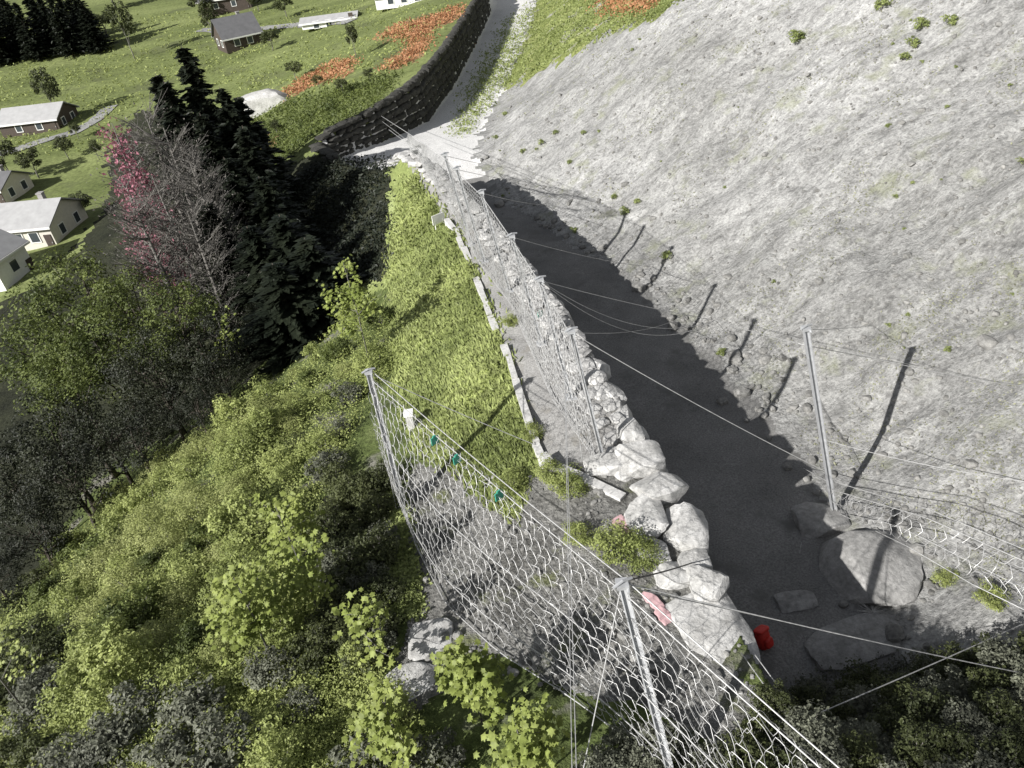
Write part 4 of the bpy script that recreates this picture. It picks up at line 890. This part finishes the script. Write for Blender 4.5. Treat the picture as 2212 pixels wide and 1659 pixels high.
# ------------------------------------------------------------------ small things
def marker(px, py, label):
    g = hit(px, py); o = empty('marker_post', g); b = MB(); b.box((0, 0, .3), (.3, .3, .9)); b.obj('body', M['concrete'], o)
    b = MB(); b.box((0, 0, .82), (.4, .4, .14)); b.obj('cap', M['white_paint'], o); tag(o, label, 'marker post')
marker(890, 925, 'white capped concrete marker post on the grass behind the near net')
g = hit(950, 490); o = empty('white_board', g, .6); b = MB(); b.box((0, 0, .55), (.9, .05, .6)); b.obj('panel', M['white_paint'], o); b = MB(); b.tube([(-.3, 0, -.1), (-.3, 0, .5)], .03, 6); b.tube([(.3, 0, -.1), (.3, 0, .5)], .03, 6); b.obj('legs', M['white_paint'], o)
tag(o, 'small white board standing where the grass bank meets the path', 'sign')
def bag():
    g = hit(1654, 1400); o = empty('red_bag', g, .5)
    def pad(c, sz, seed):
        V, F = ICO[4]; V = np.sign(V) * np.abs(V) ** .55; V = V * (1 + .07 * vnoise(V[:, 0] * 2 + V[:, 2], V[:, 1] * 2 - V[:, 2], .5, seed) + .04 * vnoise(V[:, 0] * 5, V[:, 2] * 5 + V[:, 1], .5, seed + 1))[:, None]
        return V * np.array(sz) / 2 + np.array(c), F
    V, F = pad((0, 0, .34), (.5, .34, .68), 61); mobj('body', np_mesh('body', V, [F], True, M['red_fabric']), o)
    V, F = pad((0, -.2, .24), (.38, .16, .34), 63); mobj('front_pocket', np_mesh('front_pocket', V, [F], True, M['red_fabric']), o)
    V, F = pad((0, -.03, .68), (.52, .4, .14), 65); mobj('lid', np_mesh('lid', V, [F], True, M['red_fabric']), o)
    for sx in (-1, 1): b = MB(); b.tube([(sx * .14, .15, .6), (sx * .16, .28, .42), (sx * .17, .27, .2), (sx * .15, .15, .08)], .025, 6); b.obj('strap', M['black_pipe'], o, True)
    o.rotation_euler = (-.5, .15, .6)
    tag(o, 'red backpack leaning in the shaded ditch beside the huge flat slab', 'bag')
bag()
def flat_patch(px, py, wp, hp, label, seed):
    g = hit(px, py); k = np.linalg.norm(g - CAMP) / FOC; V, F = rock_geo(seed, 3, 8, .08); V = V * [wp * k * .6, hp * k * .75, .05]
    o = mobj('reddish_slab', np_mesh('reddish_slab', V, [F], False, M['pink_paint']), None, (g[0], g[1], g[2] + .05), .4); tag(o, label, 'stone slab')
flat_patch(1345, 1137, 30, 42, 'faded reddish stone slab on the rubble left of the boulder row', 71)
flat_patch(1410, 1300, 26, 40, 'upper faded reddish slab seen behind the near fence post head', 72); flat_patch(1432, 1332, 26, 34, 'lower faded reddish slab seen behind the near fence post head', 73)
g = hit(1727, 1195); b = MB(); b.tube([g, g + A_(.12, .2, .35)], [.02, .012], 5); tag(b.obj('dry_stick', M['wire']), 'short pale stick lying in the dark ditch', 'stick')
g = hit(1885, 1322); rg_ = np.random.default_rng(4); b = MB()
for _ in range(26):
    a = rg_.uniform(0, 6.3); l = rg_.uniform(.2, .6); b.tube([g, g + A_(cos(a) * l * .6, sin(a) * l * .6, .12), g + A_(cos(a) * l, sin(a) * l, rg_.uniform(.0, .25))], [.018, .014, .006], 4, False)
tag(b.obj('dry_grass_tuft', M['concrete']), 'bleached dry grass tuft under the largest boulder', 'grass tuft')

# ------------------------------------------------------------------ houses
def house(px, py, w_, d_, h_, rh, rot, wall, roof, label, chim=True, wins=2, frame='white_paint', ov=.5):
    g = hit(px, py); o = empty('house', (g[0], g[1], g[2] - .3), rot); tag(o, label, 'house')
    b = MB(); b.box((0, 0, h_ / 2), (w_, d_, h_)); b.add([(-w_ / 2, -d_ / 2, h_), (-w_ / 2, d_ / 2, h_), (-w_ / 2, 0, h_ + rh), (w_ / 2, -d_ / 2, h_), (w_ / 2, d_ / 2, h_), (w_ / 2, 0, h_ + rh)], [(0, 2, 1), (3, 4, 5), (0, 3, 5, 2), (1, 2, 5, 4)])
    b.obj('wall', M[wall], o)
    b = MB(); L = w_ / 2 + ov; sl = rh / (d_ / 2); t = .18
    for s in (-1, 1):
        y0, z0, y1, z1 = 0, h_ + rh + .06, s * (d_ / 2 + ov), h_ - sl * ov + .06
        V = [(-L, y0, z0), (L, y0, z0), (L, y1, z1), (-L, y1, z1)]; V += [(x, y, z + t) for x, y, z in V]
        b.add(V, [(0, 1, 2, 3), (4, 7, 6, 5), (0, 4, 5, 1), (1, 5, 6, 2), (2, 6, 7, 3), (3, 7, 4, 0)])
    rf = b.obj('roof', M[roof], o)
    for s in (-1, 1): b = MB(); b.box((0, s * (d_ / 2 + ov + .06), h_ - sl * ov + .05), (2 * L, .1, .28)); b.obj('fascia', M['white_paint'], rf)
    if chim: b = MB(); b.box((w_ * .2, d_ * .12, h_ + rh * .9), (.7, .7, 1.8)); b.box((w_ * .2, d_ * .12, h_ + rh * .9 + .95), (.85, .85, .15)); b.obj('chimney', M['render_grey'], rf)
    def win(x, y, z, ww, hh, ax):
        b = MB(); th = .12
        for sx in (-1, 1): b.box((x + (sx * ww / 2 if ax == 'x' else 0), y + (sx * ww / 2 if ax == 'y' else 0), z), (th, th, hh + th))
        for sz in (-1, 1): b.box((x, y, z + sz * hh / 2), (ww - th if ax == 'x' else th * .9, ww - th if ax == 'y' else th * .9, th))
        f = b.obj('window', M[frame], o); b = MB(); b.box((x, y, z), (ww - .05 if ax == 'x' else .05, ww - .05 if ax == 'y' else .05, hh - .05)); b.obj('pane', M['glass'], f)
    for i in range(wins): win(-w_ * .35 + w_ * .7 * (i + .5) / wins, -d_ / 2 - .03, h_ * .58, 1.3, 1.4, 'x')
    for s in (-1, 1):
        for y in (-d_ * .22, d_ * .22): win(s * (w_ / 2 + .03), y, h_ * .58, 1.2, 1.4, 'y')
    b = MB(); b.box((w_ * .42, -d_ / 2 - .04, 1.1), (1.0, .1, 2.2)); dd = b.obj('door', M['dark_wood'], o); b = MB(); b.box((w_ * .42 + .35, -d_ / 2 - .12, 1.1), (.08, .06, .2)); b.obj('handle', M['steel'], dd)
    return o
house(92, 512, 9.5, 8.5, 3.4, 1.9, -.12, 'render_cream', 'roof_pale', 'large house with a pale grey roof and white eaves at the left edge', True, 3)
house(-12, 610, 5.5, 8, 4.2, 2.2, 1.35, 'white_paint', 'roof_pale', 'white gabled house with big framed window cut by the left edge', False, 1)
house(92, 275, 12, 8, 2.6, 1.9, -.1, 'dark_wood', 'roof_pale', 'dark timber barn with a pale roof beside the round tree', False, 2)
house(5, 425, 7, 7, 2.6, 1.6, -.2, 'render_cream', 'roof_dark', 'low house with a dark roof behind the pale roofed house', True, 2)
house(520, 100, 8.5, 8, 3.2, 3.4, .5, 'dark_wood', 'roof_dark', 'far dark farmhouse with a steep roof above the spruce tip', True, 2)
house(495, 22, 14, 9, 4, 3, .1, 'dark_wood', 'roof_dark', 'far dark barn at the top edge above the farmhouse', False, 2)
house(715, 50, 12, 4.5, 1.2, .7, -.05, 'white_paint', 'roof_pale', 'far long low white shed on the meadow near the top edge', False, 3)
house(880, 4, 12, 8, 2.5, 1.6, -.1, 'white_paint', 'roof_pale', 'far white house at the top edge left of the far wall', True, 3)
def ribbon(name, pix, wd, mat):
    P, L = polyline([hit(*p) for p in pix], 60); P = np.array([[x, y, 0] for x, y, z in P]); T = np.gradient(P, axis=0); T /= np.linalg.norm(T, axis=1)[:, None]; Nn = np.stack([-T[:, 1], T[:, 0], 0 * T[:, 0]], 1)
    rows = [P + Nn * wd * f for f in (-.5, -.17, .17, .5)]; V = np.stack(rows, 1).reshape(-1, 3); V[:, 2] = height(V[:, 0], V[:, 1]) + .12
    i = np.arange(59)[:, None] * 4 + np.arange(3)[None]; F = np.stack([i, i + 4, i + 5, i + 1], -1).reshape(-1, 4)
    tag(mobj(name, np_mesh(name, V, [F], True, M[mat])), kind='structure')
ribbon('lane', [(-60, 345), (60, 316), (150, 290), (205, 262), (240, 230)], 3.2, 'trackgrey')
ribbon('lane', [(430, 66), (560, 62), (640, 55), (760, 46)], 3.5, 'trackgrey')
